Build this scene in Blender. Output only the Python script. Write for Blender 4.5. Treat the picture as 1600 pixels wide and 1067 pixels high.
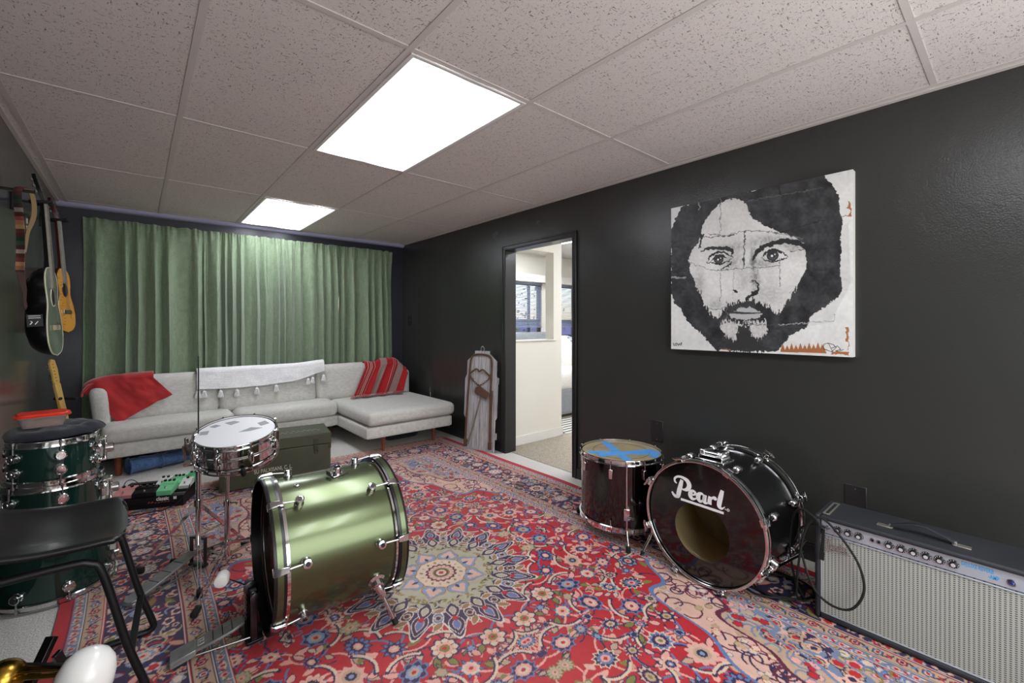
import bpy, bmesh, math, random
import numpy as np
from mathutils import Vector, Matrix, Euler
PI = math.pi
for o in list(bpy.data.objects): bpy.data.objects.remove(o)
SC = bpy.context.scene
COL = SC.collection
# ================================================================ camera
FPX, PPX, PPY = 682.66, 787.6, 506.2
cd = bpy.data.cameras.new('camera'); cam = bpy.data.objects.new('camera', cd); COL.objects.link(cam)
cam.location = (.4425, -1.4613, 1.21)
cam.rotation_euler = (PI/2, 0, -.7005)
cd.sensor_fit = 'HORIZONTAL'; cd.sensor_width = 36; cd.lens = 36*FPX/1600
cd.shift_x = (800-PPX)/1600; cd.shift_y = -(533.5-PPY)/1600
cd.clip_start = .02; cd.clip_end = 60
SC.camera = cam
# ================================================================ world, view, lights
SC.view_settings.view_transform = 'Standard'; SC.view_settings.look = 'None'
SC.view_settings.gamma = 1; SC.view_settings.use_curve_mapping = False
SC.view_settings.exposure = 1.58
W = bpy.data.worlds.new('world'); SC.world = W; W.use_nodes = True
wn = W.node_tree.nodes; wl = W.node_tree.links
bg = wn['Background']; sky = wn.new('ShaderNodeTexSky'); sky.sky_type = 'NISHITA'; sky.sun_disc = False
sky.sun_elevation = math.radians(40); wl.new(sky.outputs[0], bg.inputs[0]); bg.inputs[1].default_value = .16
def area(name, loc, rot, sx, sy, power, col=(1, 1, 1)):
    L = bpy.data.lights.new(name, 'AREA'); L.shape = 'RECTANGLE'; L.size = sx; L.size_y = sy; L.energy = power; L.color = col
    o = bpy.data.objects.new(name, L); COL.objects.link(o); o.location = loc; o.rotation_euler = rot; return o
# added daylight-coloured fill behind the camera; the near wall has no window
area('near_fill_light', (1.5, -2.70, 1.15), (PI/2, 0, 0), 2.5, 1.5, 19, (.94, .98, 1.))
# added fill behind the camera aimed up at the ceiling, no fixture there
area('ceiling_fill_light', (1.9, -2.0, .95), (PI, 0, 0), .6, .6, 1.6, (.94, .98, 1.))
LAMP_E = 7.6                                       # emission of the fluorescent ceiling panels
SIDE_E = 17.                                       # emission of the panels added to brighten the side room
# ================================================================ helpers
def srgbc(h, a=1.):
    h = h.lstrip('#'); c = [int(h[i:i+2], 16)/255 for i in (0, 2, 4)]
    return tuple(((x+.055)/1.055)**2.4 if x > .04045 else x/12.92 for x in c)+(a,)
MATS = {}
def mat(name, col='#808080', rough=.5, metal=0., bump=None, var=None, coat=0., trans=0., ior=1.45, sheen=0., emit=None, spec=.5, anis=0., alpha=1.):
    """bump=(scale, strength, distance) ; var=(scale, other colour, contrast)"""
    if name in MATS: return MATS[name]
    m = bpy.data.materials.new(name); m.use_nodes = True; n = m.node_tree.nodes; l = m.node_tree.links
    b = n['Principled BSDF']; b.inputs['Base Color'].default_value = srgbc(col); b.inputs['Roughness'].default_value = rough
    b.inputs['Metallic'].default_value = metal; b.inputs['IOR'].default_value = ior
    b.inputs['Coat Weight'].default_value = coat; b.inputs['Coat Roughness'].default_value = .06
    b.inputs['Transmission Weight'].default_value = trans; b.inputs['Sheen Weight'].default_value = sheen
    b.inputs['Specular IOR Level'].default_value = spec; b.inputs['Anisotropic'].default_value = anis
    b.inputs['Alpha'].default_value = alpha
    tc = n.new('ShaderNodeTexCoord')
    if var:
        t = n.new('ShaderNodeTexNoise'); t.inputs['Scale'].default_value = var[0]; t.inputs['Detail'].default_value = 5
        l.new(tc.outputs['Object'], t.inputs['Vector'])
        r = n.new('ShaderNodeValToRGB'); k = var[2]
        r.color_ramp.elements[0].position = .5-k; r.color_ramp.elements[0].color = srgbc(col)
        r.color_ramp.elements[1].position = .5+k; r.color_ramp.elements[1].color = srgbc(var[1])
        l.new(t.outputs[0], r.inputs[0]); l.new(r.outputs[0], b.inputs['Base Color'])
    if bump:
        t = n.new('ShaderNodeTexNoise'); t.inputs['Scale'].default_value = bump[0]; t.inputs['Detail'].default_value = 3
        l.new(tc.outputs['Object'], t.inputs['Vector'])
        u = n.new('ShaderNodeBump'); u.inputs['Strength'].default_value = bump[1]; u.inputs['Distance'].default_value = bump[2]
        l.new(t.outputs[0], u.inputs['Height']); l.new(u.outputs[0], b.inputs['Normal'])
    if emit:
        b.inputs['Emission Color'].default_value = srgbc(emit[0]); b.inputs['Emission Strength'].default_value = emit[1]
    MATS[name] = m; return m
def nodes_of(m): return m.node_tree.nodes, m.node_tree.links, m.node_tree.nodes['Principled BSDF']
def emp(name, label, cat, loc=(0, 0, 0), rot=0., group=None):
    o = bpy.data.objects.new(name, None); COL.objects.link(o); o.empty_display_size = .05
    o.location = loc; o.rotation_euler = rot if isinstance(rot, (tuple, Euler)) else (0, 0, rot)
    o['label'] = label; o['category'] = cat
    if group: o['group'] = group
    return o
def tag(o, label, cat, group=None):
    o['label'] = label; o['category'] = cat
    if group: o['group'] = group
    return o
def dup(root, loc=None, rot=None, label=None, name=None):
    r = root.copy(); COL.objects.link(r)
    if loc is not None: r.location = loc
    if rot is not None: r.rotation_euler = (0, 0, rot)
    if label: r['label'] = label
    for ch in list(root.children):
        c = ch.copy(); COL.objects.link(c); c.parent = r
        for g in list(ch.children):
            d = g.copy(); COL.objects.link(d); d.parent = c
    return r
def frame(d):
    d = Vector(d).normalized(); a = Vector((0, 0, 1)) if abs(d.z) < .95 else Vector((1, 0, 0))
    u = d.cross(a).normalized(); v = d.cross(u).normalized(); return u, v, d
class MB:
    def __init__(s): s.v = []; s.f = []
    def add(s, vs, fs):
        k = len(s.v); s.v += [tuple(x) for x in vs]; s.f += [tuple(i+k for i in f) for f in fs]; return s
    def box(s, x0, x1, y0, y1, z0, z1, M=None):
        vs = [Vector((x, y, z)) for x in (x0, x1) for y in (y0, y1) for z in (z0, z1)]
        if M is not None: vs = [M @ q for q in vs]
        return s.add(vs, [(0, 1, 3, 2), (4, 6, 7, 5), (0, 4, 5, 1), (2, 3, 7, 6), (0, 2, 6, 4), (1, 5, 7, 3)])
    def bar(s, p, q, w, h, up=(0, 0, 1), ext=0.):
        p, q = Vector(p), Vector(q); d = (q-p).normalized(); p = p-d*ext; q = q+d*ext
        u = d.cross(Vector(up)).normalized(); v = u.cross(d)
        vs = [e+u*a*w/2+v*b*h/2 for e in (p, q) for a in (-1, 1) for b in (-1, 1)]
        return s.add(vs, [(0, 1, 3, 2), (4, 6, 7, 5), (0, 4, 5, 1), (2, 3, 7, 6), (0, 2, 6, 4), (1, 5, 7, 3)])
    def cyl(s, p, q, r, r2=None, n=20, cap=True):
        r2 = r if r2 is None else r2; p, q = Vector(p), Vector(q); u, v, d = frame(q-p)
        vs = []
        for c, rr in ((p, r), (q, r2)):
            for i in range(n): a = 2*PI*i/n; vs.append(c+u*rr*math.cos(a)+v*rr*math.sin(a))
        fs = [(i, (i+1) % n, n+(i+1) % n, n+i) for i in range(n)]
        if cap: fs += [tuple(range(n-1, -1, -1)), tuple(range(n, 2*n))]
        return s.add(vs, fs)
    def lathe(s, prof, p=(0, 0, 0), d=(0, 0, 1), n=32, closed=False):
        """prof: (radius, height along d)"""
        p = Vector(p); u, v, d = frame(d); vs = []
        for r, h in prof:
            for i in range(n): a = 2*PI*i/n; vs.append(p+d*h+u*r*math.cos(a)+v*r*math.sin(a))
        m = len(prof); fs = []
        for j in range(m if closed else m-1):
            k = (j+1) % m
            for i in range(n): fs.append((j*n+i, j*n+(i+1) % n, k*n+(i+1) % n, k*n+i))
        if not closed:
            if prof[0][0] > 1e-5: fs.append(tuple(range(n-1, -1, -1)))
            if prof[-1][0] > 1e-5: fs.append(tuple((m-1)*n+i for i in range(n)))
        return s.add(vs, fs)
    def tube(s, pts, r, n=10, closed=False, sx=1., cap=True):
        pts = [Vector(p) for p in pts]; N = len(pts); rs = r if isinstance(r, (list, tuple)) else [r]*N
        t0 = (pts[1]-pts[0]).normalized(); u = frame(t0)[0]; vs = []
        for i, p in enumerate(pts):
            t = (pts[(i+1) % N]-pts[i-1]) if closed else (pts[min(i+1, N-1)]-pts[max(i-1, 0)])
            t = t.normalized() if t.length > 1e-9 else t0
            u = (u-t*u.dot(t)); u = u.normalized() if u.length > 1e-6 else frame(t)[0]
            v = t.cross(u)
            for k in range(n): a = 2*PI*k/n; vs.append(p+(u*math.cos(a)*sx+v*math.sin(a))*rs[i])
        fs = []
        for i in range(N if closed else N-1):
            j = (i+1) % N
            for k in range(n): fs.append((i*n+k, i*n+(k+1) % n, j*n+(k+1) % n, j*n+k))
        if not closed and cap: fs += [tuple(range(n-1, -1, -1)), tuple((N-1)*n+k for k in range(n))]
        return s.add(vs, fs)
    def prism(s, poly, t, M=None, t0=0.):
        """2-D polygon in local xy, extruded from z=t0 to z=t"""
        n = len(poly); vs = [Vector((x, y, z)) for z in (t0, t) for x, y in poly]
        if M is not None: vs = [M @ q for q in vs]
        return s.add(vs, [tuple(range(n-1, -1, -1)), tuple(range(n, 2*n))]+[(i, (i+1) % n, n+(i+1) % n, n+i) for i in range(n)])
    def grid(s, F, nu, nv, wrap=False):
        """F(a, b) for a, b in 0..1"""
        vs = [F(i/nu, j/nv) for i in range(nu+1) for j in range(nv+1)]; w = nv+1
        return s.add(vs, [(i*w+j, (i+1)*w+j, (i+1)*w+j+1, i*w+j+1) for i in range(nu) for j in range(nv)])
    def sphere(s, c, r, n=20, m=12, sc=(1, 1, 1)):
        prof = [(math.sin(PI*j/m), -math.cos(PI*j/m)) for j in range(m+1)]; vs = []
        for pr, ph in prof:
            for i in range(n): a = 2*PI*i/n; vs.append((c[0]+r*sc[0]*pr*math.cos(a), c[1]+r*sc[1]*pr*math.sin(a), c[2]+r*sc[2]*ph))
        return s.add(vs, [(j*n+i, j*n+(i+1) % n, (j+1)*n+(i+1) % n, (j+1)*n+i) for j in range(m) for i in range(n)])
    def soft(s, x0, x1, y0, y1, z0, z1, e=.22, n=14, bulge=0.):
        """a stuffed cushion: super-ellipsoid of the box"""
        cx, cy, cz = (x0+x1)/2, (y0+y1)/2, (z0+z1)/2; h = ((x1-x0)/2, (y1-y0)/2, (z1-z0)/2)
        rr = min(h)*e*2
        k = len(s.v); idx = {}
        def vtx(p):
            key = tuple(round(q, 5) for q in p)
            if key in idx: return idx[key]
            q = []
            # rounded box with slight bulge
            inner = [max(0, h[a]-rr) for a in range(3)]
            P = [p[a]*h[a] for a in range(3)]; C = [max(-inner[a], min(inner[a], P[a])) for a in range(3)]
            D = Vector([P[a]-C[a] for a in range(3)]); L = D.length
            if L > 1e-9: D = D*(rr/L)
            R = [C[a]+D[a] for a in range(3)]
            bz = 1+bulge*(1-p[0]**2)*(1-p[1]**2)
            R[2] *= bz
            R[1] *= 1+bulge*.25*(1-p[0]**2)*(1-p[2]**2)
            idx[key] = len(s.v); s.v.append((cx+R[0], cy+R[1], cz+R[2])); return idx[key]
        # non-uniform sampling, denser near the edges
        ts = [math.sin(PI/2*(-1+2*i/n)) for i in range(n+1)]
        for ax in range(3):
            for sg in (-1, 1):
                for i in range(n):
                    for j in range(n):
                        qs = []
                        for a, b in ((i, j), (i+1, j), (i+1, j+1), (i, j+1)):
                            p = [0, 0, 0]; p[ax] = sg; p[(ax+1) % 3] = ts[a]; p[(ax+2) % 3] = ts[b]; qs.append(vtx(p))
                        s.f.append(tuple(qs if sg > 0 else qs[::-1]))
        return s
    def xf(s, M, k=0):
        s.v[k:] = [tuple(M @ Vector(q)) for q in s.v[k:]]; return s
    def build(s, name, m, parent=None, smooth=35, bevel=0., solid=0., sub=0, offs=0.):
        me = bpy.data.meshes.new(name); me.from_pydata(s.v, [], s.f); me.update()
        bm = bmesh.new(); bm.from_mesh(me)
        if not solid: bmesh.ops.recalc_face_normals(bm, faces=bm.faces)
        bm.to_mesh(me); bm.free()
        if smooth:
            me.polygons.foreach_set('use_smooth', [True]*len(me.polygons)); me.set_sharp_from_angle(angle=math.radians(smooth))
        if m is not None: me.materials.append(MATS[m] if isinstance(m, str) else m)
        o = bpy.data.objects.new(name, me); COL.objects.link(o)
        if parent is not None: o.parent = parent
        if solid: q = o.modifiers.new('solid', 'SOLIDIFY'); q.thickness = solid; q.offset = offs
        if bevel: q = o.modifiers.new('bevel', 'BEVEL'); q.width = bevel; q.segments = 2; q.limit_method = 'ANGLE'; q.angle_limit = math.radians(40)
        if sub: q = o.modifiers.new('sub', 'SUBSURF'); q.levels = sub; q.render_levels = sub
        return o
def spline(P, n=8, closed=False):
    P = [Vector(p) for p in P]; out = []; N = len(P)
    for i in range(N if closed else N-1):
        a = P[(i-1) % N] if (closed or i > 0) else P[0]*2-P[1]; b = P[i]; c = P[(i+1) % N]; d = P[(i+2) % N] if (closed or i+2 < N) else P[-1]*2-P[-2]
        for k in range(n):
            t = k/n; out.append(.5*((2*b)+(c-a)*t+(2*a-5*b+4*c-d)*t*t+(3*b-a-3*c+d)*t**3))
    if not closed: out.append(P[-1])
    return out
def stroke(mb, pts, M, t=.001, n=6, closed=False):
    """calligraphic stroke: pts (x, y, half-width) in the plane of M"""
    P = spline([(a, b, c) for a, b, c in pts], n, closed); L = []; R = []
    for i, p in enumerate(P):
        d = P[min(i+1, len(P)-1)]-P[max(i-1, 0)]; d = Vector((d.x, d.y, 0)); d = d.normalized() if d.length else Vector((1, 0, 0))
        nn = Vector((-d.y, d.x, 0))*max(p.z, .0001); q = Vector((p.x, p.y, 0)); L.append(q+nn); R.append(q-nn)
    k = len(mb.v); n2 = len(L)
    for z in (0, t):
        for q in L+R: mb.v.append(tuple(M @ Vector((q.x, q.y, z))))
    for i in range(n2-1):
        a, b, c, d = i, i+1, n2+i+1, n2+i
        mb.f.append((k+a, k+b, k+c, k+d)); o = 2*n2; mb.f.append((k+o+d, k+o+c, k+o+b, k+o+a))
        mb.f.append((k+a, k+o+a, k+o+b, k+b)); mb.f.append((k+d, k+c, k+o+c, k+o+d))
def text(mb, s, size, M, t=.0006, shear=0., bold=0., sp=1., sx=1.):
    cu = bpy.data.curves.new('t', 'FONT'); cu.body = s; cu.size = size; cu.extrude = t; cu.shear = shear; cu.offset = bold; cu.space_character = sp
    cu.resolution_u = 3
    o = bpy.data.objects.new('t', cu); COL.objects.link(o); bpy.context.view_layer.update()
    me = bpy.data.meshes.new_from_object(o)
    S = Matrix.Diagonal((sx, 1, 1, 1))
    mb.add([M @ (S @ v.co) for v in me.vertices], [tuple(p.vertices) for p in me.polygons])
    bpy.data.objects.remove(o); bpy.data.curves.remove(cu); bpy.data.meshes.remove(me)
def plane_M(o, xd, yd):
    """matrix whose x, y axes lie along xd, yd at origin o"""
    x = Vector(xd).normalized(); y = Vector(yd).normalized(); z = x.cross(y)
    return Matrix(((x.x, y.x, z.x, o[0]), (x.y, y.y, z.y, o[1]), (x.z, y.z, z.z, o[2]), (0, 0, 0, 1)))
def struct(o): o['kind'] = 'structure'; return o
def vn(x, s=1., k=0):        # cheap smooth 1-D noise
    x = x*s+k*17.3; i = math.floor(x); f = x-i; f = f*f*(3-2*f)
    h = lambda q: (math.sin(q*127.1+k*311.7)*43758.5453) % 1
    return (h(i)*(1-f)+h(i+1)*f)*2-1
def vn2(x, y, s=1., k=0):
    x *= s; y *= s; i = math.floor(x); j = math.floor(y); a = x-i; b = y-j; a = a*a*(3-2*a); b = b*b*(3-2*b)
    h = lambda p, q: (math.sin(p*127.1+q*269.5+k*57.7)*43758.5453) % 1
    return ((h(i, j)*(1-a)+h(i+1, j)*a)*(1-b)+(h(i, j+1)*(1-a)+h(i+1, j+1)*a)*b)*2-1
# ================================================================ materials
mat('chrome', '#d8d8d8', .09, 1.); mat('steel', '#a8a8a8', .28, 1.); mat('dark_steel', '#5c5c60', .3, 1.); mat('iron', '#2a2a2c', .4, .8)
mat('black_plastic', '#121213', .4); mat('black_rubber', '#151515', .75); mat('black_paint', '#0e0e0f', .25, coat=.3)
mat('white_plastic', '#e6e4de', .4); mat('brass', '#b08a3a', .25, 1.); mat('wood_leg', '#6e3418', .35, var=(9, '#87482a', .2))
def wall_mat(name, col, rough, bumpd=.0006):
    m = mat(name, col, rough, spec=.62); n, l, b = nodes_of(m)
    tc = n['Texture Coordinate']
    t = n.new('ShaderNodeTexNoise'); t.inputs['Scale'].default_value = 170; t.inputs['Detail'].default_value = 2
    t2 = n.new('ShaderNodeTexNoise'); t2.inputs['Scale'].default_value = 3.2; t2.inputs['Detail'].default_value = 4
    l.new(tc.outputs['Object'], t.inputs['Vector']); l.new(tc.outputs['Object'], t2.inputs['Vector'])
    u = n.new('ShaderNodeBump'); u.inputs['Strength'].default_value = 1.; u.inputs['Distance'].default_value = bumpd*1.4
    l.new(t.outputs[0], u.inputs['Height'])
    u2 = n.new('ShaderNodeBump'); u2.inputs['Strength'].default_value = .35; u2.inputs['Distance'].default_value = .012
    l.new(t2.outputs[0], u2.inputs['Height']); l.new(u.outputs[0], u2.inputs['Normal']); l.new(u2.outputs[0], b.inputs['Normal'])
    r = n.new('ShaderNodeMapRange'); r.inputs[3].default_value = rough*.82; r.inputs[4].default_value = rough*1.2
    l.new(t2.outputs[0], r.inputs[0]); l.new(r.outputs[0], b.inputs['Roughness'])
    return m
wall_mat('black_wall', '#343432', .25); wall_mat('left_wall', '#474846', .2, .00015); wall_mat('back_wall_paint', '#20212c', .4, .0002); wall_mat('black_trim', '#242425', .3, .0002)
wall_mat('white_wall', '#d9d5cc', .6); wall_mat('cream_wall', '#e6e3d8', .6)
def tile_mat():
    m = mat('ceiling_tile', '#dad2ce', .9); n, l, b = nodes_of(m); tc = n['Texture Coordinate']
    def layer(sc, stretch, lo, hi, rot):
        mp = n.new('ShaderNodeMapping'); mp.inputs['Scale'].default_value = stretch; mp.inputs['Rotation'].default_value = (0, 0, rot)
        t = n.new('ShaderNodeTexNoise'); t.inputs['Scale'].default_value = sc; t.inputs['Detail'].default_value = 1.5; t.inputs['Distortion'].default_value = .4
        r = n.new('ShaderNodeMapRange'); r.inputs[1].default_value = lo; r.inputs[2].default_value = hi; r.clamp = True
        l.new(tc.outputs['Object'], mp.inputs[0]); l.new(mp.outputs[0], t.inputs['Vector']); l.new(t.outputs[0], r.inputs[0]); return r.outputs[0]
    a = layer(210, (.3, 1, 1), .655, .70, .5); c = layer(210, (1, .28, 1), .665, .71, .9); d = layer(420, (1, 1, 1), .66, .70, 0)
    mx = n.new('ShaderNodeMath'); mx.operation = 'MAXIMUM'; l.new(a, mx.inputs[0]); l.new(c, mx.inputs[1])
    mx2 = n.new('ShaderNodeMath'); mx2.operation = 'MAXIMUM'; l.new(mx.outputs[0], mx2.inputs[0]); l.new(d, mx2.inputs[1])
    mix = n.new('ShaderNodeMix'); mix.data_type = 'RGBA'; mix.inputs[6].default_value = srgbc('#dad2ce'); mix.inputs[7].default_value = srgbc('#807976')
    l.new(mx2.outputs[0], mix.inputs[0]); l.new(mix.outputs[2], b.inputs['Base Color'])
    u = n.new('ShaderNodeBump'); u.invert = True; u.inputs['Strength'].default_value = .5; u.inputs['Distance'].default_value = .002
    l.new(mx2.outputs[0], u.inputs['Height']); l.new(u.outputs[0], b.inputs['Normal'])
tile_mat(); mat('ceiling_grid_metal', '#cac2be', .5); mat('lamp_frame', '#d8d6d2', .4)
def carpet_mat(name, c1, c2, sc, bd=.004):
    m = mat(name, c1, .95, bump=(sc*1.4, .8, bd), var=(sc, c2, .12)); return m
carpet_mat('grey_carpet', '#b4b0a9', '#e2dfd9', 170); carpet_mat('beige_carpet', '#8f8678', '#b5ab9b', 120)
def fabric(name, c1, c2, sc=260, rough=.9, sheen=.2, bd=.0008):
    m = mat(name, c1, rough, sheen=sheen); n, l, b = nodes_of(m); tc = n['Texture Coordinate']; outs = []
    for st in ((1, .12, 1), (.12, 1, .12)):
        mp = n.new('ShaderNodeMapping'); mp.inputs['Scale'].default_value = st
        t = n.new('ShaderNodeTexNoise'); t.inputs['Scale'].default_value = sc; t.inputs['Detail'].default_value = 2
        l.new(tc.outputs['Object'], mp.inputs[0]); l.new(mp.outputs[0], t.inputs['Vector']); outs.append(t.outputs[0])
    ad = n.new('ShaderNodeMath'); ad.operation = 'ADD'; l.new(outs[0], ad.inputs[0]); l.new(outs[1], ad.inputs[1])
    r = n.new('ShaderNodeMapRange'); r.inputs[1].default_value = .75; r.inputs[2].default_value = 1.25; l.new(ad.outputs[0], r.inputs[0])
    mix = n.new('ShaderNodeMix'); mix.data_type = 'RGBA'; mix.inputs[6].default_value = srgbc(c1); mix.inputs[7].default_value = srgbc(c2)
    l.new(r.outputs[0], mix.inputs[0]); l.new(mix.outputs[2], b.inputs['Base Color'])
    u = n.new('ShaderNodeBump'); u.inputs['Strength'].default_value = .5; u.inputs['Distance'].default_value = bd
    l.new(ad.outputs[0], u.inputs['Height']); l.new(u.outputs[0], b.inputs['Normal']); return m
fabric('sofa_fabric', '#bbb9b2', '#d2d0c9'); fabric('curtain_fabric', '#6f8264', '#85957a', 120, .75, .35); fabric('white_knit', '#e2e1e2', '#f4f3f3', 90, .9, .1, .003)
fabric('denim', '#3a5680', '#5c7aa8', 200); fabric('dark_cloth', '#12141c', '#1d202b', 200)
m = mat('red_velvet', '#9c1114', .8, sheen=.7, bump=(6, .5, .01), var=(7, '#b81c1c', .15))
# ---------------------------------------------------------------- carpet pattern (numpy raster -> vertex colours)
def srgb(h):
    h = h.lstrip('#'); c = [int(h[i:i+2], 16)/255 for i in (0, 2, 4)]
    return tuple(((x+.055)/1.055)**2.4 if x > .04045 else x/12.92 for x in c)
PAL = {k: np.array(srgb(v), np.float32) for k, v in dict(
    red='#b0202a', red2='#9c1c28', navy='#2a2448', purple='#5a2038', blue='#5c74a0', blue2='#7f93ae', pink='#dd9f92',
    cream='#d3bba4', cream2='#b89a80', sage='#a9a48e', green='#79793a', brown='#94714a', white='#d6cabd', pale='#cfa898', grey='#72809a').items()}
RW, RL = 1.38, 2.17            # half width, half length
STEP = .0035
class Ras:
    def __init__(s, w, h, st):
        s.st = st; s.nx = int(round(w/st))+1; s.ny = int(round(h/st))+1
        s.x = np.arange(s.nx)*st; s.y = np.arange(s.ny)*st
        s.X, s.Y = np.meshgrid(s.x, s.y, indexing='ij')
        s.c = np.zeros((s.nx, s.ny, 3), np.float32)
    def win(s, x, y, r):
        a = max(0, int((x-r)/s.st)); b = min(s.nx, int((x+r)/s.st)+2)
        c = max(0, int((y-r)/s.st)); d = min(s.ny, int((y+r)/s.st)+2)
        return (slice(a, b), slice(c, d)) if (b > a and d > c) else None
    def put(s, w, m, col):
        sub = s.c[w]; sub[m] = PAL[col] if isinstance(col, str) else col
    def flower(s, x, y, r, n, rot, cols, clip=None, sq=1., depth=.22, sharp=False):
        w = s.win(x, y, r*1.25)
        if w is None: return
        dx, dy = s.X[w]-x, s.Y[w]-y
        u = dx*math.cos(rot)+dy*math.sin(rot); v = (-dx*math.sin(rot)+dy*math.cos(rot))/sq
        rr = np.hypot(u, v); th = np.arctan2(v, u)
        lob = 1-depth+depth*np.abs(np.cos(n*th/2)) if not sharp else 1-depth*1.25*np.abs(np.sin(n*th/2))**.8
        ok = np.ones_like(rr, bool) if clip is None else clip[w]
        fr = (1.0, .84, .56, .34, .16)
        for k, c in enumerate(cols):
            l = lob if k < 2 else (1-depth*.5+depth*.5*np.abs(np.sin(n*th/2)))
            s.put(w, (rr < r*fr[k]*l) & ok, c)
        if len(cols) > 3:       # petal divisions
            s.put(w, (rr < r*.8*lob) & (rr > r*.45) & (np.abs(np.cos(n*th/2)) < .16) & ok, cols[0])
    def leaf(s, x, y, L, wd, rot, col, edge=None, clip=None, bend=0.):
        w = s.win(x, y, L)
        if w is None: return
        dx, dy = s.X[w]-x, s.Y[w]-y
        u = dx*math.cos(rot)+dy*math.sin(rot); v = -dx*math.sin(rot)+dy*math.cos(rot)
        v = v-bend*(u*u/L)
        q = np.abs(v)-wd*np.clip(1-(u/L*2)**2, 0, 1)*(1-.5*u/L)
        ok = np.ones_like(u, bool) if clip is None else clip[w]
        if edge: s.put(w, (q < .004) & (np.abs(u) < L/2+.003) & ok, edge)
        s.put(w, (q < 0) & (np.abs(u) < L/2) & ok, col)
    def curve(s, pts, wd, col, clip=None):
        for (x0, y0), (x1, y1) in zip(pts[:-1], pts[1:]):
            L = math.hypot(x1-x0, y1-y0); n = max(1, int(L/(s.st*1.0)))
            for i in range(n+1):
                x = x0+(x1-x0)*i/n; y = y0+(y1-y0)*i/n
                w = s.win(x, y, wd)
                if w is None: continue
                m = np.hypot(s.X[w]-x, s.Y[w]-y) < wd
                if clip is not None: m &= clip[w]
                s.put(w, m, col)
def arc(x, y, r, a0, a1, n=14, k=0.):
    return [(x+r*(1-k*i/n)*math.cos(a0+(a1-a0)*i/n), y+r*(1-k*i/n)*math.sin(a0+(a1-a0)*i/n)) for i in range(n+1)]
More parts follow.
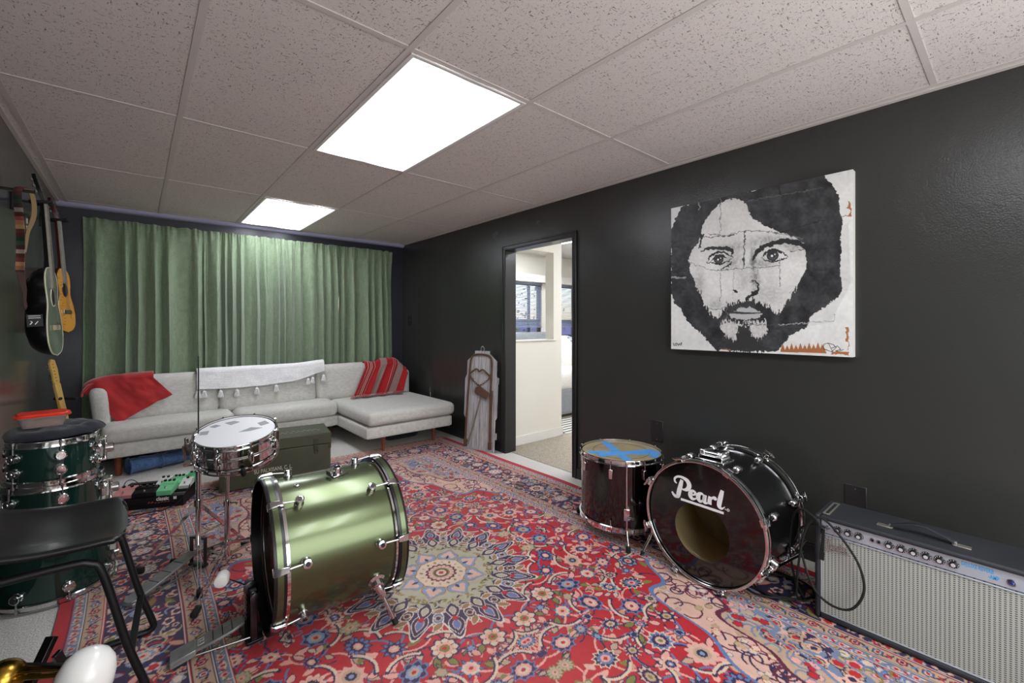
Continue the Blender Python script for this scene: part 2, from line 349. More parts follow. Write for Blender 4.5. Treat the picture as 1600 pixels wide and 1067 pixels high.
def make_rug():
    R = random.Random(11)
    q = Ras(RW, RL, STEP); X, Y = q.X, q.Y
    d = np.minimum(RW-X, RL-Y)                     # distance from the edge
    side = (RW-X) < (RL-Y)
    al = np.where(side, Y, X)                       # position along the edge
    c = q.c; c[:] = PAL['red']
    fx, fy = RW-.515, RL-.515
    inf = d > .515
    # --- medallion ---
    r = np.hypot(X, Y); th = np.arctan2(Y, X)
    # --- scatter in the field ---
    e = np.sqrt((np.clip(fx-X, 0, 9)/.42)**2+(np.clip(fy-Y, 0, 9)/1.03)**2)
    ang = np.arctan2((fx-X)/.42, (fy-Y)/1.03)
    eb = 1+.055*np.cos(ang*11)
    span = inf & (e < eb)
    star = .395+.05*np.cos(16*th)+.012*np.cos(32*th)
    field = inf & ~span & (r > star+.01)
    fl = []
    tries = 0
    for rad in (.060, .047, .036, .025):
        for _ in range(5000):
            x, y = R.uniform(0, fx), R.uniform(0, fy)
            rr = math.hypot(x, y); ee = math.hypot((fx-x)/.42, (fy-y)/1.03)
            if rr < .46+rad*.6 or ee < 1.04+rad*.8: continue
            if x < rad*.55 and x > .012: continue
            if y < rad*.55 and y > .012: continue
            if all(math.hypot(x-a, y-b) > (rad+rb)*1.06+.002 for a, b, rb in fl): fl.append((x, y, rad))
    for x, y, rad in fl:                            # vines first
        for _ in range(3):
            a = R.uniform(0, 6.28); k = R.choice((-1, 1))
            q.curve(arc(x-rad*1.6*math.cos(a), y-rad*1.6*math.sin(a), rad*1.6, a, a+k*R.uniform(1.2, 2.2), k=.25), .0035 if rad < .05 else .0045, R.choice(('pink', 'pink', 'navy', 'blue')), field)
    for x, y, rad in fl:
        for _ in range(4):
            a = R.uniform(0, 6.28); q.leaf(x+rad*1.25*math.cos(a), y+rad*1.25*math.sin(a), rad*R.uniform(.7, 1.1), rad*.2, a+R.uniform(-1, 1), R.choice(('pink', 'pale', 'green', 'pink', 'cream2')), R.choice((None, 'navy')), field, bend=R.uniform(-.5, .5))
    SCH = [('navy', 'blue', 'navy', 'pink', 'cream'), ('blue', 'navy', 'blue2', 'cream2', 'red'), ('cream', 'blue', 'navy', 'pale', 'green'), ('navy', 'blue2', 'pink', 'navy', 'cream'), ('cream', 'navy', 'blue', 'pink', 'red'),
           ('navy', 'blue', 'cream', 'pink', 'red'), ('navy', 'pale', 'navy', 'cream2', 'green'), ('blue', 'navy', 'pink', 'cream', 'red'),
           ('cream', 'pink', 'navy', 'blue', 'cream'), ('navy', 'cream', 'pink', 'green', 'red'), ('pink', 'pale', 'cream2', 'navy', 'blue2'),
           ('navy', 'blue2', 'navy', 'pale', 'red'), ('navy', 'pink', 'sage', 'navy', 'green'), ('green', 'sage', 'cream2', 'pink', 'green')]
    for x, y, rad in fl:
        s = R.choice(SCH); n = R.choice((7, 8, 9, 11)) if rad > .035 else R.choice((5, 6))
        s = s if rad > .035 else s[:3]
        q.flower(x, y, rad, n, R.uniform(0, 6.28), s, field, sq=R.uniform(.72, 1), depth=R.choice((.2, .3, .38)), sharp=R.random() < .55)
        if rad > .055:                              # sickle leaf hooking round the big blossoms
            a = R.uniform(0, 6.28)
            q.curve(arc(x, y, rad*1.35, a, a+1.7, k=-.12), .0085, 'navy', field); q.curve(arc(x, y, rad*1.42, a+.1, a+1.6, k=-.1), .0055, 'cream', field)
    # --- spandrels ---
    def rnd(reg, n, lo, hi, cols, kinds):
        ix = np.argwhere(reg)
        for _ in range(n):
            i, j = ix[R.randrange(len(ix))]
            x, y = i*STEP, j*STEP; rr = R.uniform(lo, hi)
            if kinds == 'f': q.flower(x, y, rr, R.choice((5, 6, 8)), R.uniform(0, 6), R.choice(cols), reg)
            elif kinds == 'l': q.leaf(x, y, rr, rr*.2, R.uniform(0, 6.28), R.choice(cols), R.choice((None, 'navy')), reg, bend=R.uniform(-.6, .6))
            else: q.curve(arc(x, y, rr, R.uniform(0, 6), R.uniform(6, 10), k=.5), .004, R.choice(cols), reg)
    ee = e/eb
    q.put((slice(None), slice(None)), span, 'pale')
    q.put((slice(None), slice(None)), span & (ee > .95), 'blue')
    p1 = span & (ee < .975) & (ee > .70)
    q.put((slice(None), slice(None)), p1, 'pale')
    rnd(p1, 46, .03, .07, ('purple', 'purple', 'navy'), 'c'); rnd(p1, 40, .012, .02, [('green', 'cream2'), ('red', 'cream'), ('blue', 'cream')], 'f')
    p2 = span & (ee < .70) & (ee > .50); q.put((slice(None), slice(None)), p2, 'cream2')
    rnd(p2, 30, .03, .06, ('grey', 'blue', 'sage'), 'c'); rnd(p2, 30, .012, .022, [('blue', 'pink'), ('navy', 'red')], 'f')
    p3 = span & (ee < .52+.06*np.cos(ang*9)) & (ee > .3); q.put((slice(None), slice(None)), p3, 'grey')
    rnd(p3, 30, .02, .035, [('navy', 'cream2', 'red'), ('cream', 'pink', 'navy')], 'f'); rnd(p3, 20, .02, .05, ('cream2', 'navy'), 'c')
    p4 = span & (ee < .3); q.put((slice(None), slice(None)), p4, 'cream2')
    rnd(p4, 16, .02, .035, [('blue', 'pink', 'red'), ('navy', 'blue2', 'cream')], 'f'); rnd(p4, 14, .02, .05, ('green', 'blue'), 'c')
    for lv in (.70, .5, .3):
        q.put((slice(None), slice(None)), span & (np.abs(ee-lv) < .012), 'purple' if lv > .6 else 'grey')
    # --- medallion star ---
    A = (slice(None), slice(None))
    q.put(A, r < star+.012, 'white'); q.put(A, r < star, 'navy')
    inn = .262+.028*np.abs(np.cos(8*th))
    for k in range(16):
        a = k*math.pi/8
        if not -.4 < a < math.pi/2+.4: continue
        ca, sa = math.cos(a), math.sin(a)
        for t2 in (-1, 1):
            b = a+t2*math.pi/16
            q.flower(.335*math.cos(b), .335*math.sin(b), .036, 2, b, ('white', 'blue' if k % 2 else 'navy', 'cream2', 'navy'), None, .8)
            q.leaf(.385*math.cos(b), .385*math.sin(b), .06, .013, b+.6*t2, 'brown', 'white')
            q.leaf(.29*math.cos(b), .29*math.sin(b), .05, .012, b+1.2*t2, 'brown', 'white')
        L = .13 if k % 2 == 0 else .11
        q.leaf((.44-L/2)*ca, (.44-L/2)*sa, L, .03, a, 'navy', 'white'); q.leaf((.44-L/2)*ca, (.44-L/2)*sa, L*.55, .014, a, 'blue', 'pale')
        q.leaf(.295*ca, .295*sa, .1, .027, a, 'navy', 'white'); q.leaf(.295*ca, .295*sa, .05, .012, a, 'sage', 'cream')
        q.flower(.345*ca, .345*sa, .015, 4, a, ('red', 'red'))
    m = r < inn-.006
    for k in range(16):
        a = k*math.pi/8; m &= ~((np.abs(-X*math.sin(a)+Y*math.cos(a)) < .027*(1-((X*math.cos(a)+Y*math.sin(a)-.295)/.05)**2)) & (X*math.cos(a)+Y*math.sin(a) > .1))
    q.put(A, m, 'sage')
    R2 = random.Random(3)
    for k in range(40):
        a = R2.uniform(0, 1.57); rr = R2.uniform(.21, .25); q.leaf(rr*math.cos(a), rr*math.sin(a), .03, .005, R2.uniform(0, 6), R2.choice(('navy', 'brown', 'green')), None, m)
    q.put(A, r < .118+.008*np.cos(8*th+math.pi), 'brown'); q.put(A, r < .113+.008*np.cos(8*th+math.pi), 'cream')
    for k in range(8):
        a = k*math.pi/4
        ca, sa = math.cos(a), math.sin(a)
        u = X*ca+Y*sa; v = -X*sa+Y*ca
        for dd, col in ((.005, 'brown'), (0, 'blue2'), (-.017, 'cream'), (-.020, 'pink'), (-.025, 'pale')):
            hr = np.hypot(u-.145, np.abs(v)-.022) < .029+dd
            tri = (u > .14) & (np.abs(v) < (.215+dd-u)*.72-.0) & (u < .215+dd)
            hr |= tri & (u > .145)
            q.put(A, hr & (u > .1), col)
        q.leaf(.14*ca, .14*sa, .035, .007, a, 'navy')
    q.put(A, r < .115, 'cream')
    for k in range(16):
        a = k*math.pi/8+.19
        q.leaf(.094*math.cos(a), .094*math.sin(a), .022, .006, a+.5, 'green' if k % 2 else 'cream2')
    q.flower(0, 0, .076, 16, 0, ('purple', 'pale', 'purple', 'cream', 'red'), None, 1, .14)
    q.put(A, (r < .04) & (r > .034), 'green'); q.put(A, r < .012, 'red')
    # --- borders ---
    def band(a, b, col):
        m = (d >= a) & (d < b); q.put(A, m, col); return m
    band(0, .042, 'red'); g1 = band(.048, .082, 'grey'); g2 = band(.09, .142, 'cream2'); nb = band(.155, .392, 'navy'); g3 = band(.405, .462, 'cream2'); g4 = band(.47, .505, 'grey')
    for a, b in ((.042, .048), (.082, .09), (.142, .155), (.392, .405), (.462, .47), (.505, .515)):
        band(a, b, 'navy'); band(a+.001, a+(b-a)*.75, 'red'); band(a+(b-a)*.3, a+(b-a)*.6, 'white')
    def ring(dd, step):
        out = []; n = int((RL-dd)/step); st = (RL-dd)/n
        out += [(RW-dd, i*st, 0., i) for i in range(n+1)]
        n2 = int((RW-dd)/step); st2 = (RW-dd)/n2
        out += [(i*st2, RL-dd, math.pi/2, i) for i in range(n2)]
        return out
    for dd, st, cl, rr in ((.065, .05, g1, .014), (.116, .062, g2, .019), (.433, .066, g3, .021), (.488, .05, g4, .014)):
        for x, y, a, i in ring(dd, st):
            sg = 1 if i % 2 else -1
            ox, oy = (0, st/2) if a == 0 else (st/2, 0)
            q.leaf(x+ox, y+oy, st*.9, .005, a+1.57+sg*.8, 'navy' if cl is g2 or cl is g3 else 'cream', None, cl, bend=.8*sg)
            q.leaf(x+ox, y+oy, st*.5, .005, a+1.57-sg*.9, R.choice(('brown', 'blue', 'red', 'green')), None, cl)
            q.flower(x, y, rr, 6, a, (('navy', 'red', 'pink', 'navy') if sg > 0 else ('navy', 'blue', 'cream', 'red')) if cl is g2 or cl is g3 else ('cream', 'pink', 'red'), cl, .85)
    pal = []
    for x, y, a, i in ring(.273, .215): pal.append((x, y, .062 if i % 2 == 0 else .05)); q.flower(x, y, pal[-1][2], 9 if i % 2 else 12, a, [('cream', 'blue2', 'cream', 'pink', 'red'), ('pink', 'cream', 'navy', 'cream2', 'green')][i % 2], nb, .85, .32)
    for rad in (.03, .022, .015):
        ix = np.argwhere(nb)
        for _ in range(2200):
            i, j = ix[R.randrange(len(ix))]; x, y = i*STEP, j*STEP
            if all(math.hypot(x-a, y-b) > (rad+rb)*.98 for a, b, rb in pal):
                pal.append((x, y, rad))
                s = R.choice([('cream', 'pink', 'red'), ('cream2', 'blue2', 'cream'), ('sage', 'cream', 'green'), ('pink', 'cream', 'navy'), ('blue', 'pale', 'red')])
                if R.random() < .62: q.flower(x, y, rad, 5, R.uniform(0, 6), s, nb, R.uniform(.7, 1), .35)
                else:
                    q.leaf(x, y, rad*2.4, rad*.38, R.uniform(0, 6), R.choice(('cream', 'cream2', 'pink', 'green', 'blue2')), R.choice((None, 'red')), nb, bend=R.uniform(-.8, .8))
    rnd(nb, 170, .02, .045, ('cream2', 'red', 'blue2', 'cream2'), 'c')
    for x, y, rb in pal:
        if rb >= .05: q.flower(x, y, rb*.9, 10, 0, R.choice([('cream', 'blue2', 'cream', 'pink', 'red'), ('pink', 'cream', 'navy', 'cream2', 'green')]), nb, .85, .32)
    q.put(A, (RL-Y < .05), 'brown'); q.put(A, (RL-Y < .045) & (((X*400).astype(int) % 3) > 0), 'pink')
    # --- mirror the quarter ---
    h = np.concatenate([c[::-1], c[1:]], 0); f = np.concatenate([h[:, ::-1], h[:, 1:]], 1)
    return f
# ---------------------------------------------------------------- painted portrait (numpy raster -> vertex colours)
def inpoly(px, py, P):
    m = np.zeros(px.shape, bool); n = len(P)
    for i in range(n):
        x0, y0 = P[i]; x1, y1 = P[(i+1) % n]
        if y0 == y1: continue
        c = ((y0 > py) != (y1 > py)) & (px < (x1-x0)*(py-y0)/(y1-y0)+x0); m ^= c
    return m
def vnoise(X, Y, s, seed):
    rs = np.random.RandomState(seed); g = rs.rand(80, 80)
    x = (X/s) % 78; y = (Y/s) % 78; i = x.astype(int); j = y.astype(int); a = x-i; b = y-j
    a = a*a*(3-2*a); b = b*b*(3-2*b)
    return (g[i, j]*(1-a)*(1-b)+g[i+1, j]*a*(1-b)+g[i, j+1]*(1-a)*b+g[i+1, j+1]*a*b)*2-1
def seg(px, py, P, w):
    m = np.zeros(px.shape, bool)
    w = w if isinstance(w, (list, tuple)) else [w]*len(P)
    for i in range(len(P)-1):
        x0, y0 = P[i]; x1, y1 = P[i+1]; L2 = (x1-x0)**2+(y1-y0)**2+1e-9
        t = np.clip(((px-x0)*(x1-x0)+(py-y0)*(y1-y0))/L2, 0, 1)
        m |= np.hypot(px-x0-t*(x1-x0), py-y0-t*(y1-y0)) < (w[i]*(1-t)+w[i+1]*t)
    return m
def make_portrait(nx=461, ny=446):
    # sheet coordinates: u 0..1 left to right, v 0..1 top to bottom; the drawing is laid out in a skewed 1099x1067 study frame
    src = [(0, 0), (1, 0), (1, 1), (0, 1)]; dst = [(98, 222), (1012, 64), (1012, 1010), (98, 935)]
    A = []; B = []
    for (u, v), (x, y) in zip(src, dst):
        A += [[u, v, 1, 0, 0, 0, -u*x, -v*x], [0, 0, 0, u, v, 1, -u*y, -v*y]]; B += [x, y]
    h = np.linalg.solve(np.array(A, float), np.array(B, float))
    U, V = np.meshgrid(np.linspace(0, 1, nx), np.linspace(0, 1, ny), indexing='ij')
    w = h[6]*U+h[7]*V+1; x = (h[0]*U+h[1]*V+h[2])/w; y = (h[3]*U+h[4]*V+h[5])/w
    G = lambda g: np.array([((g/255+.055)/1.055)**2.4]*3)
    c = np.zeros((nx, ny, 3)); base = 222+8*vnoise(x, y, 90, 1)+5*vnoise(x, y, 14, 2)
    c[:] = ((base/255+.055)/1.055)[..., None]**2.4*np.array([1, .99, .96])
    c[inpoly(x, y, [(770, 450), (990, 330), (1000, 640), (900, 830), (760, 850)])] *= .88
    xj = x+5*vnoise(x, y, 13, 5)+3*vnoise(x, y, 5, 6); yj = y+5*vnoise(x, y, 13, 7)+3*vnoise(x, y, 5, 8)
    hair = inpoly(xj, yj, [(150, 212), (345, 172), (420, 160), (530, 150), (640, 100), (850, 60), (880, 105), (915, 150), (942, 190), (945, 260), (960, 330), (950, 400), (957, 470), (945, 560), (960, 660), (935, 705), (895, 735), (850, 765), (800, 800), (785, 845), (700, 890), (640, 960), (590, 968), (500, 962), (380, 952), (330, 948), (290, 915), (262, 872), (200, 822), (165, 772), (150, 735), (112, 700), (96, 640), (96, 330), (122, 270)])
    dk = 50+16*vnoise(x, y, 45, 9)+9*vnoise(x, y, 12, 10)
    dk = ((np.clip(dk, 22, 99)/255+.055)/1.055)[..., None]**2.4*np.array([1, 1, 1.05])
    c[hair] = (dk*np.ones(3))[hair]
    xs = x+7*vnoise(x*2.2, y*.6, 7, 21); ys = y+20*vnoise(x*1.6, y*.5, 7, 22)
    face = [(350, 205), (372, 196), (400, 186), (440, 192), (478, 212), (490, 258), (520, 300), (580, 335), (650, 365), (720, 392), (765, 425), (778, 480), (777, 560), (742, 620), (722, 662), (690, 700), (662, 748), (640, 775), (612, 772), (592, 742), (560, 722), (520, 704), (500, 706), (470, 700), (430, 710), (385, 722), (352, 762), (322, 790), (300, 765), (262, 712), (245, 655), (216, 600), (196, 550), (188, 490), (204, 440), (234, 400), (250, 340), (268, 292), (306, 240)]
    f = inpoly(np.where(y > 640, xs, xj), np.where(y > 640, ys, yj), face)
    c[f] = ((np.clip(214+10*vnoise(x, y, 60, 3)+6*vnoise(x, y, 10, 4), 0, 245)/255+.055)/1.055)[f][:, None]**2.4*np.array([1, .985, .95])
    chin = inpoly(xs, ys, [(362, 800), (420, 812), (580, 815), (585, 860), (545, 905), (500, 880), (470, 900), (410, 895), (365, 870), (345, 840)])
    c[chin] = G(198)*np.array([1, .98, .95])*(1+.15*vnoise(x, y, 9, 14))[chin][:, None]
    lips = inpoly(xj, yj, [(385, 764), (420, 752), (452, 735), (470, 742), (490, 735), (520, 748), (560, 769), (545, 790), (500, 802), (440, 800), (395, 784)])
    c[lips] = G(182)
    c[seg(x, y, [(372, 764), (420, 762), (470, 768), (560, 770)], [3, 6, 5, 2])] = G(60)
    c[seg(xs, ys, [(372, 800), (370, 775)], 6)] = G(70)
    c[inpoly(xs, ys, [(440, 825), (492, 822), (500, 870), (525, 912), (580, 935), (560, 962), (390, 955), (380, 930), (430, 900), (432, 860)])] = G(52)
    # soft grey modelling: nose side, forehead, cheeks
    def soft(cx, cy, rx, ry, k, rot=0.):
        a, b = (x-cx)*math.cos(rot)+(y-cy)*math.sin(rot), -(x-cx)*math.sin(rot)+(y-cy)*math.cos(rot)
        g = np.exp(-(a/rx)**2-(b/ry)**2)*(1+.7*vnoise(x, y, 8, 31)); c[f | chin] *= (1-k*np.clip(g, 0, 1))[f | chin][:, None]
    soft(512, 500, 16, 70, .6); soft(525, 600, 22, 60, .55); soft(455, 600, 30, 70, .2); soft(600, 405, 90, 26, .45); soft(395, 505, 36, 30, .4); soft(560, 520, 50, 22, .4)
    soft(240, 620, 24, 80, .3); soft(720, 430, 60, 30, .5); soft(430, 455, 40, 60, .25); soft(380, 430, 60, 12, .3); soft(600, 680, 60, 50, .25); soft(330, 720, 40, 30, .3)
    D = 38
    for P, wd in (([(248, 446), (285, 434), (330, 430), (375, 436), (412, 452), (405, 470)], [3, 8, 9, 9, 8, 2]),
                  ([(508, 500), (530, 462), (570, 432), (620, 416), (680, 412), (730, 420), (768, 442), (772, 458)], [5, 11, 12, 13, 13, 15, 10, 3]),
                  ([(278, 500), (300, 468), (340, 452), (385, 462), (410, 480)], [2, 5, 6, 5, 2]), ([(285, 505), (320, 512), (360, 512), (400, 495)], [2, 3, 3, 2]),
                  ([(300, 500), (322, 474), (348, 470), (376, 480)], [2, 4, 5, 3]), ([(555, 495), (572, 468), (606, 450), (645, 460), (684, 490)], [2, 5, 7, 6, 2]),
                  ([(560, 498), (600, 512), (650, 508), (682, 494)], [2, 3, 4, 2]), ([(350, 540), (385, 524), (402, 510)], [2, 5, 2]),
                  ([(500, 612), (520, 600), (538, 620), (541, 648), (527, 668), (508, 664)], [2, 3, 5, 6, 7, 5]), ([(418, 650), (428, 662)], [3, 5]),
                  ([(480, 700), (492, 684), (520, 676), (534, 668)], [8, 9, 7, 4]), ([(243, 425), (250, 380), (246, 340)], [3, 6, 8]), ([(236, 430), (262, 360)], [2, 5])):
        c[seg(xj, yj, P, wd)] = G(D)
    for ex, ey, r_ in ((338, 490, 25), (610, 482, 30)):
        e_ = np.hypot((x-ex), (y-ey)*1.1)
        c[e_ < r_] = G(46); c[(e_ < r_*.78) & (y > ey+2)] = G(78); c[e_ < r_*.42] = G(20)
        c[np.hypot(x-ex+r_*.1, y-ey-r_*.05) < r_*.2] = G(230); c[np.hypot(x-ex-r_*.4, y-ey+r_*.2) < r_*.14] = G(205)
    # collage seams, torn brown board, marks
    for P, wd, g in (([(347, 172), (347, 360)], 1.8, 120), ([(470, 350), (463, 540)], 3, 60), ([(347, 560), (347, 700)], 1.8, 120), ([(645, 125), (645, 178)], 2.5, 20),
                     ([(190, 497), (300, 545), (460, 541), (640, 536)], 1.8, 110), ([(645, 500), (645, 640)], 2, 120), ([(288, 360), (380, 372), (470, 350), (600, 360), (760, 402)], 2, 110),
                     ([(700, 462), (950, 455)], 1.6, 35), ([(100, 380), (260, 375), (420, 372)], 1.6, 60), ([(655, 362), (880, 310)], 1.8, 30), ([(100, 575), (170, 575)], 4, 150),
                     ([(380, 695), (380, 790)], 1.5, 120), ([(412, 560), (412, 690)], 1.2, 150), ([(500, 825), (780, 850)], 2, 70), ([(150, 742), (460, 735)], 1.4, 60), ([(480, 205), (560, 190), (860, 150)], 2, 90),
                     ([(945, 298), (1000, 297)], 2, 90), ([(918, 790), (918, 822), (640, 832)], 2, 160), ([(240, 235), (240, 180)], 2, 150)):
        c[seg(xj, yj, P, wd)] = G(g)
    br = np.array(srgb('#a5683f'))
    t1 = [(648, 968)]
    for i in range(21): t1 += [(650+i*11, 962-(i % 2)*(18+10*((i*7) % 4)/2)-2)]
    t1 += [(880, 985), (650, 970)]
    c[inpoly(x, y, t1)] = br
    for P in ([(975, 862), (992, 862), (992, 990), (985, 935), (975, 930)], [(985, 230), (1003, 228), (1003, 298), (975, 300), (998, 285), (997, 262), (983, 262)], [(905, 975), (990, 980), (990, 996), (905, 990)], [(355, 945), (400, 948), (400, 955), (355, 953)]):
        c[inpoly(xj, yj, P)] = br
    for P in ([(108, 905), (112, 920)], [(118, 908), (126, 908), (126, 918), (117, 918), (118, 908)], [(130, 908), (134, 920), (139, 909), (144, 919), (148, 906)], [(150, 905), (151, 918)],
              [(862, 960), (868, 938), (890, 934), (915, 944), (928, 958), (905, 978), (880, 968), (862, 962)], [(890, 935), (910, 978)], [(905, 960), (935, 950), (950, 968), (925, 975)], [(945, 975), (965, 970)]):
        c[seg(x, y, P, 1.7)] = G(45)
    return c.astype(np.float32)
# ================================================================ the room
XL, XR, YB, YN, ZC = -.06, 3.09, 3.72, -2.75, 2.2315
DY0, DY1, DZ = .835, 1.645, 1.895           # doorway in the right wall
WT = .115
def wall(name, boxes, m):
    b = MB()
    for q in boxes: b.box(*q)
    return struct(b.build(name, m, smooth=0))
wall('floor', [(XL-.2, XR+.06, YN-.2, YB+.2, -.05, 0)], 'grey_carpet')
wall('ceiling', [(XL-.2, XR+.2, YN-.2, YB+.2, ZC, ZC+.05)], 'ceiling_tile')
wall('wall_left', [(XL-.12, XL, YN-.12, YB+.12, 0, ZC)], 'left_wall')
wall('wall_back', [(XL, .35, YB, YB+.12, 0, ZC), (2.75, XR+WT, YB, YB+.12, 0, ZC), (.35, 2.75, YB, YB+.12, 0, .75), (.35, 2.75, YB, YB+.12, 1.95, ZC)], 'back_wall_paint')
wall('wall_near', [(XL-.1, XR+.1, YN-.12, YN, 0, ZC)], 'white_wall')
wall('wall_right', [(XR, XR+WT, YN, DY0-.02, 0, ZC), (XR, XR+WT, DY1+.02, YB, 0, ZC), (XR, XR+WT, DY0-.02, DY1+.02, DZ+.02, ZC)], 'black_wall')
# suspended-ceiling bars
b = MB()
for i in range(6):
    b.box(.6096*i-.012, .6096*i+.012, YN, YB, ZC-.004, ZC)
struct(b.build('trim_1', 'ceiling_grid_metal', smooth=0))
b = MB()
for j in range(-2, 3):
    b.box(XL, XR, 1.2192*j-.011, 1.2192*j+.011, ZC-.0035, ZC)
b.box(XL, XR, 3.60, 3.622, ZC-.0035, ZC)
struct(b.build('trim_2', 'ceiling_grid_metal', smooth=0))
# wall angles where ceiling meets the walls
b = MB(); b.box(XR-.026, XR, YN, YB, ZC-.012, ZC); b.box(XL, XL+.02, YN, YB, ZC-.008, ZC)
struct(b.build('trim_3', 'ceiling_grid_metal', smooth=0))
mat('glossy_violet_trim', '#b4b4d0', .2, coat=.5)
b = MB(); b.add([(x, YB-a, ZC+h) for x in (XL, XR) for a, h in ((0, 0), (.055, 0), (.05, -.02), (.02, -.034), (0, -.036))], [(0, 1, 6, 5), (1, 2, 7, 6), (2, 3, 8, 7), (3, 4, 9, 8), (4, 0, 5, 9), (0, 4, 3, 2, 1), (5, 6, 7, 8, 9)])
struct(b.build('trim_4', 'glossy_violet_trim', smooth=60))
# door lining and casing
b = MB(); L = WT+.004
b.box(XR-.002, XR+L, DY0-.02, DY0, 0, DZ); b.box(XR-.002, XR+L, DY1, DY1+.02, 0, DZ); b.box(XR-.002, XR+L, DY0-.02, DY1+.02, DZ, DZ+.02)
struct(b.build('door_1', 'black_trim', bevel=.002))
def casing(b, x0, x1, w):
    b.box(x0, x1, DY0-w, DY0+.0, 0, DZ); b.box(x0, x1, DY1, DY1+w, 0, DZ); b.box(x0, x1, DY0-w, DY1+w, DZ, DZ+w)
b = MB(); casing(b, XR-.012, XR, .05)
for dx, w0, w1 in ((.019, .034, .05), (.016, .004, .014)):
    for y0, y1 in ((DY0-w1, DY0-w0), (DY1+w0, DY1+w1)): b.box(XR-dx, XR, y0, y1, 0, DZ+w1)
    b.box(XR-dx, XR, DY0-w1, DY1+w1, DZ+w0, DZ+w1)
struct(b.build('trim_5', 'black_trim', bevel=.003))
b = MB(); b.box(XR-.014, XR, YN, DY0-.051, 0, .085); b.box(XR-.014, XR, DY1+.051, YB, 0, .085); b.box(XR-.007, XR, YN, DY0-.051, .085, .095)
struct(b.build('baseboard_right', 'black_trim', bevel=.003))
b = MB(); b.box(XL, XL+.014, YN, YB, 0, .085); struct(b.build('baseboard_left', 'black_trim', bevel=.003))
# window behind the curtains
b = MB()
for x0, x1 in ((.35, .39), (1.53, 1.57), (2.71, 2.75)): b.box(x0, x1, YB+.01, YB+.07, .75, 1.95)
b.box(.35, 2.75, YB+.01, YB+.07, .75, .79); b.box(.35, 2.75, YB+.01, YB+.07, 1.91, 1.95)
w1 = struct(b.build('window_1', 'white_plastic', bevel=.003))
mat('pane_glass', '#ffffff', .02, trans=1., ior=1.45)
b = MB(); b.box(.39, 2.71, YB+.035, YB+.04, .79, 1.91); b.build('pane', 'pane_glass', w1, smooth=0)
# ---------------------------------------------------------------- ceiling lights
def panel_mat(name, E):
    m = mat(name, '#ffffff', .4); n, l, b = nodes_of(m); tc = n['Texture Coordinate']
    sp = n.new('ShaderNodeSeparateXYZ'); l.new(tc.outputs['Object'], sp.inputs[0])
    def M(op, a, c=None):
        q = n.new('ShaderNodeMath'); q.operation = op
        for i, s in enumerate((a, c)):
            if s is None: continue
            if isinstance(s, (int, float)): q.inputs[i].default_value = s
            else: l.new(s, q.inputs[i])
        return q.outputs[0]
    d = M('SUBTRACT', M('ABSOLUTE', sp.outputs[0]), .15)          # two tubes 0.3 m apart behind the lens
    g = M('POWER', 2.718, M('MULTIPLY', M('MULTIPLY', d, d), -220.))
    fe = M('MINIMUM', M('MULTIPLY', M('SUBTRACT', .6, M('ABSOLUTE', sp.outputs[1])), 9.), 1.)
    v = M('MULTIPLY', M('ADD', M('MULTIPLY', g, .955), .045), M('ADD', M('MULTIPLY', fe, .35), .65))
    l.new(M('MULTIPLY', v, E), b.inputs['Emission Strength']); b.inputs['Emission Color'].default_value = srgbc('#f2f6ff')
    return m
panel_mat('lamp_lens', LAMP_E); panel_mat('side_fill_lens', SIDE_E)
def troffer(x, y, z, label, lens='lamp_lens', ly=1.2192, group=None):
    t = emp('ceiling_light', label, 'ceiling light', (x, y, z))
    b = MB(); w, h = .2928, ly/2-.012; f = .018
    b.box(-w, -w+f, -h, h, -.006, 0); b.box(w-f, w, -h, h, -.006, 0); b.box(-w+f, w-f, -h, -h+f, -.006, 0); b.box(-w+f, w-f, h-f, h, -.006, 0)
    b.build('frame', 'lamp_frame', t, smooth=0, bevel=.0015)
    b = MB(); b.box(-w+f, w-f, -h+f, h-f, -.004, -.001); b.build('diffuser', lens, t, smooth=0)
    return t
troffer(1.524, .6096, ZC-.004, 'large fluorescent ceiling light panel nearest the camera, over the rug')
troffer(1.524, 3.02, ZC-.004, 'fluorescent ceiling light panel up against the curtain wall', ly=1.16)
troffer(1.524, -1.829, ZC-.004, 'added fluorescent ceiling light panel behind the camera over the near end')  # unseen panel, added to continue the row of ceiling lights
# ---------------------------------------------------------------- side room seen through the doorway
SX0, SX1, SY0, SY1, SZ = XR+WT, 7.2, -.6, YB, 2.36
wall('floor_side', [(XR+.06, SX1, SY0, SY1+.1, -.05, 0.004)], 'beige_carpet')
mat('side_ceiling', '#d8d6d2', .9)
wall('ceiling_side', [(SX0, SX1, SY0, SY1+.1, SZ, SZ+.05)], 'side_ceiling')
wall('wall_side_near', [(SX0, SX1, SY0-.1, SY0, 0, SZ)], 'cream_wall')
wall('wall_side_end', [(SX1, SX1+.1, SY0, SY1, 0, SZ)], 'cream_wall')
wall('wall_side_left', [(SX0+.001, SX0+.006, SY0, DY0-.03, 0, SZ), (SX0+.001, SX0+.006, DY1+.03, SY1, 0, SZ), (SX0+.001, SX0+.006, DY0-.03, DY1+.03, DZ+.03, SZ)], 'cream_wall')
# half-height partition with a square opening
wall('wall_partition', [(SX0+.006, 3.985, 1.77, 1.89, 0, 1.035), (3.86, 3.985, 1.77, 1.89, 1.035, SZ), (SX0+.006, 3.86, 1.77, 1.89, 1.97, SZ)], 'cream_wall')
b = MB(); b.box(SX0+.006, 3.995, 1.757, 1.77, 0.004, .095); b.box(3.985, 3.998, 1.757, 1.9, 0.004, .095)
struct(b.build('baseboard_side', 'white_plastic', bevel=.003))
b = MB(); b.box(SX0+.006, 3.88, 1.755, 1.9, 1.035, 1.047); struct(b.build('trim_6', 'white_plastic', bevel=.002))
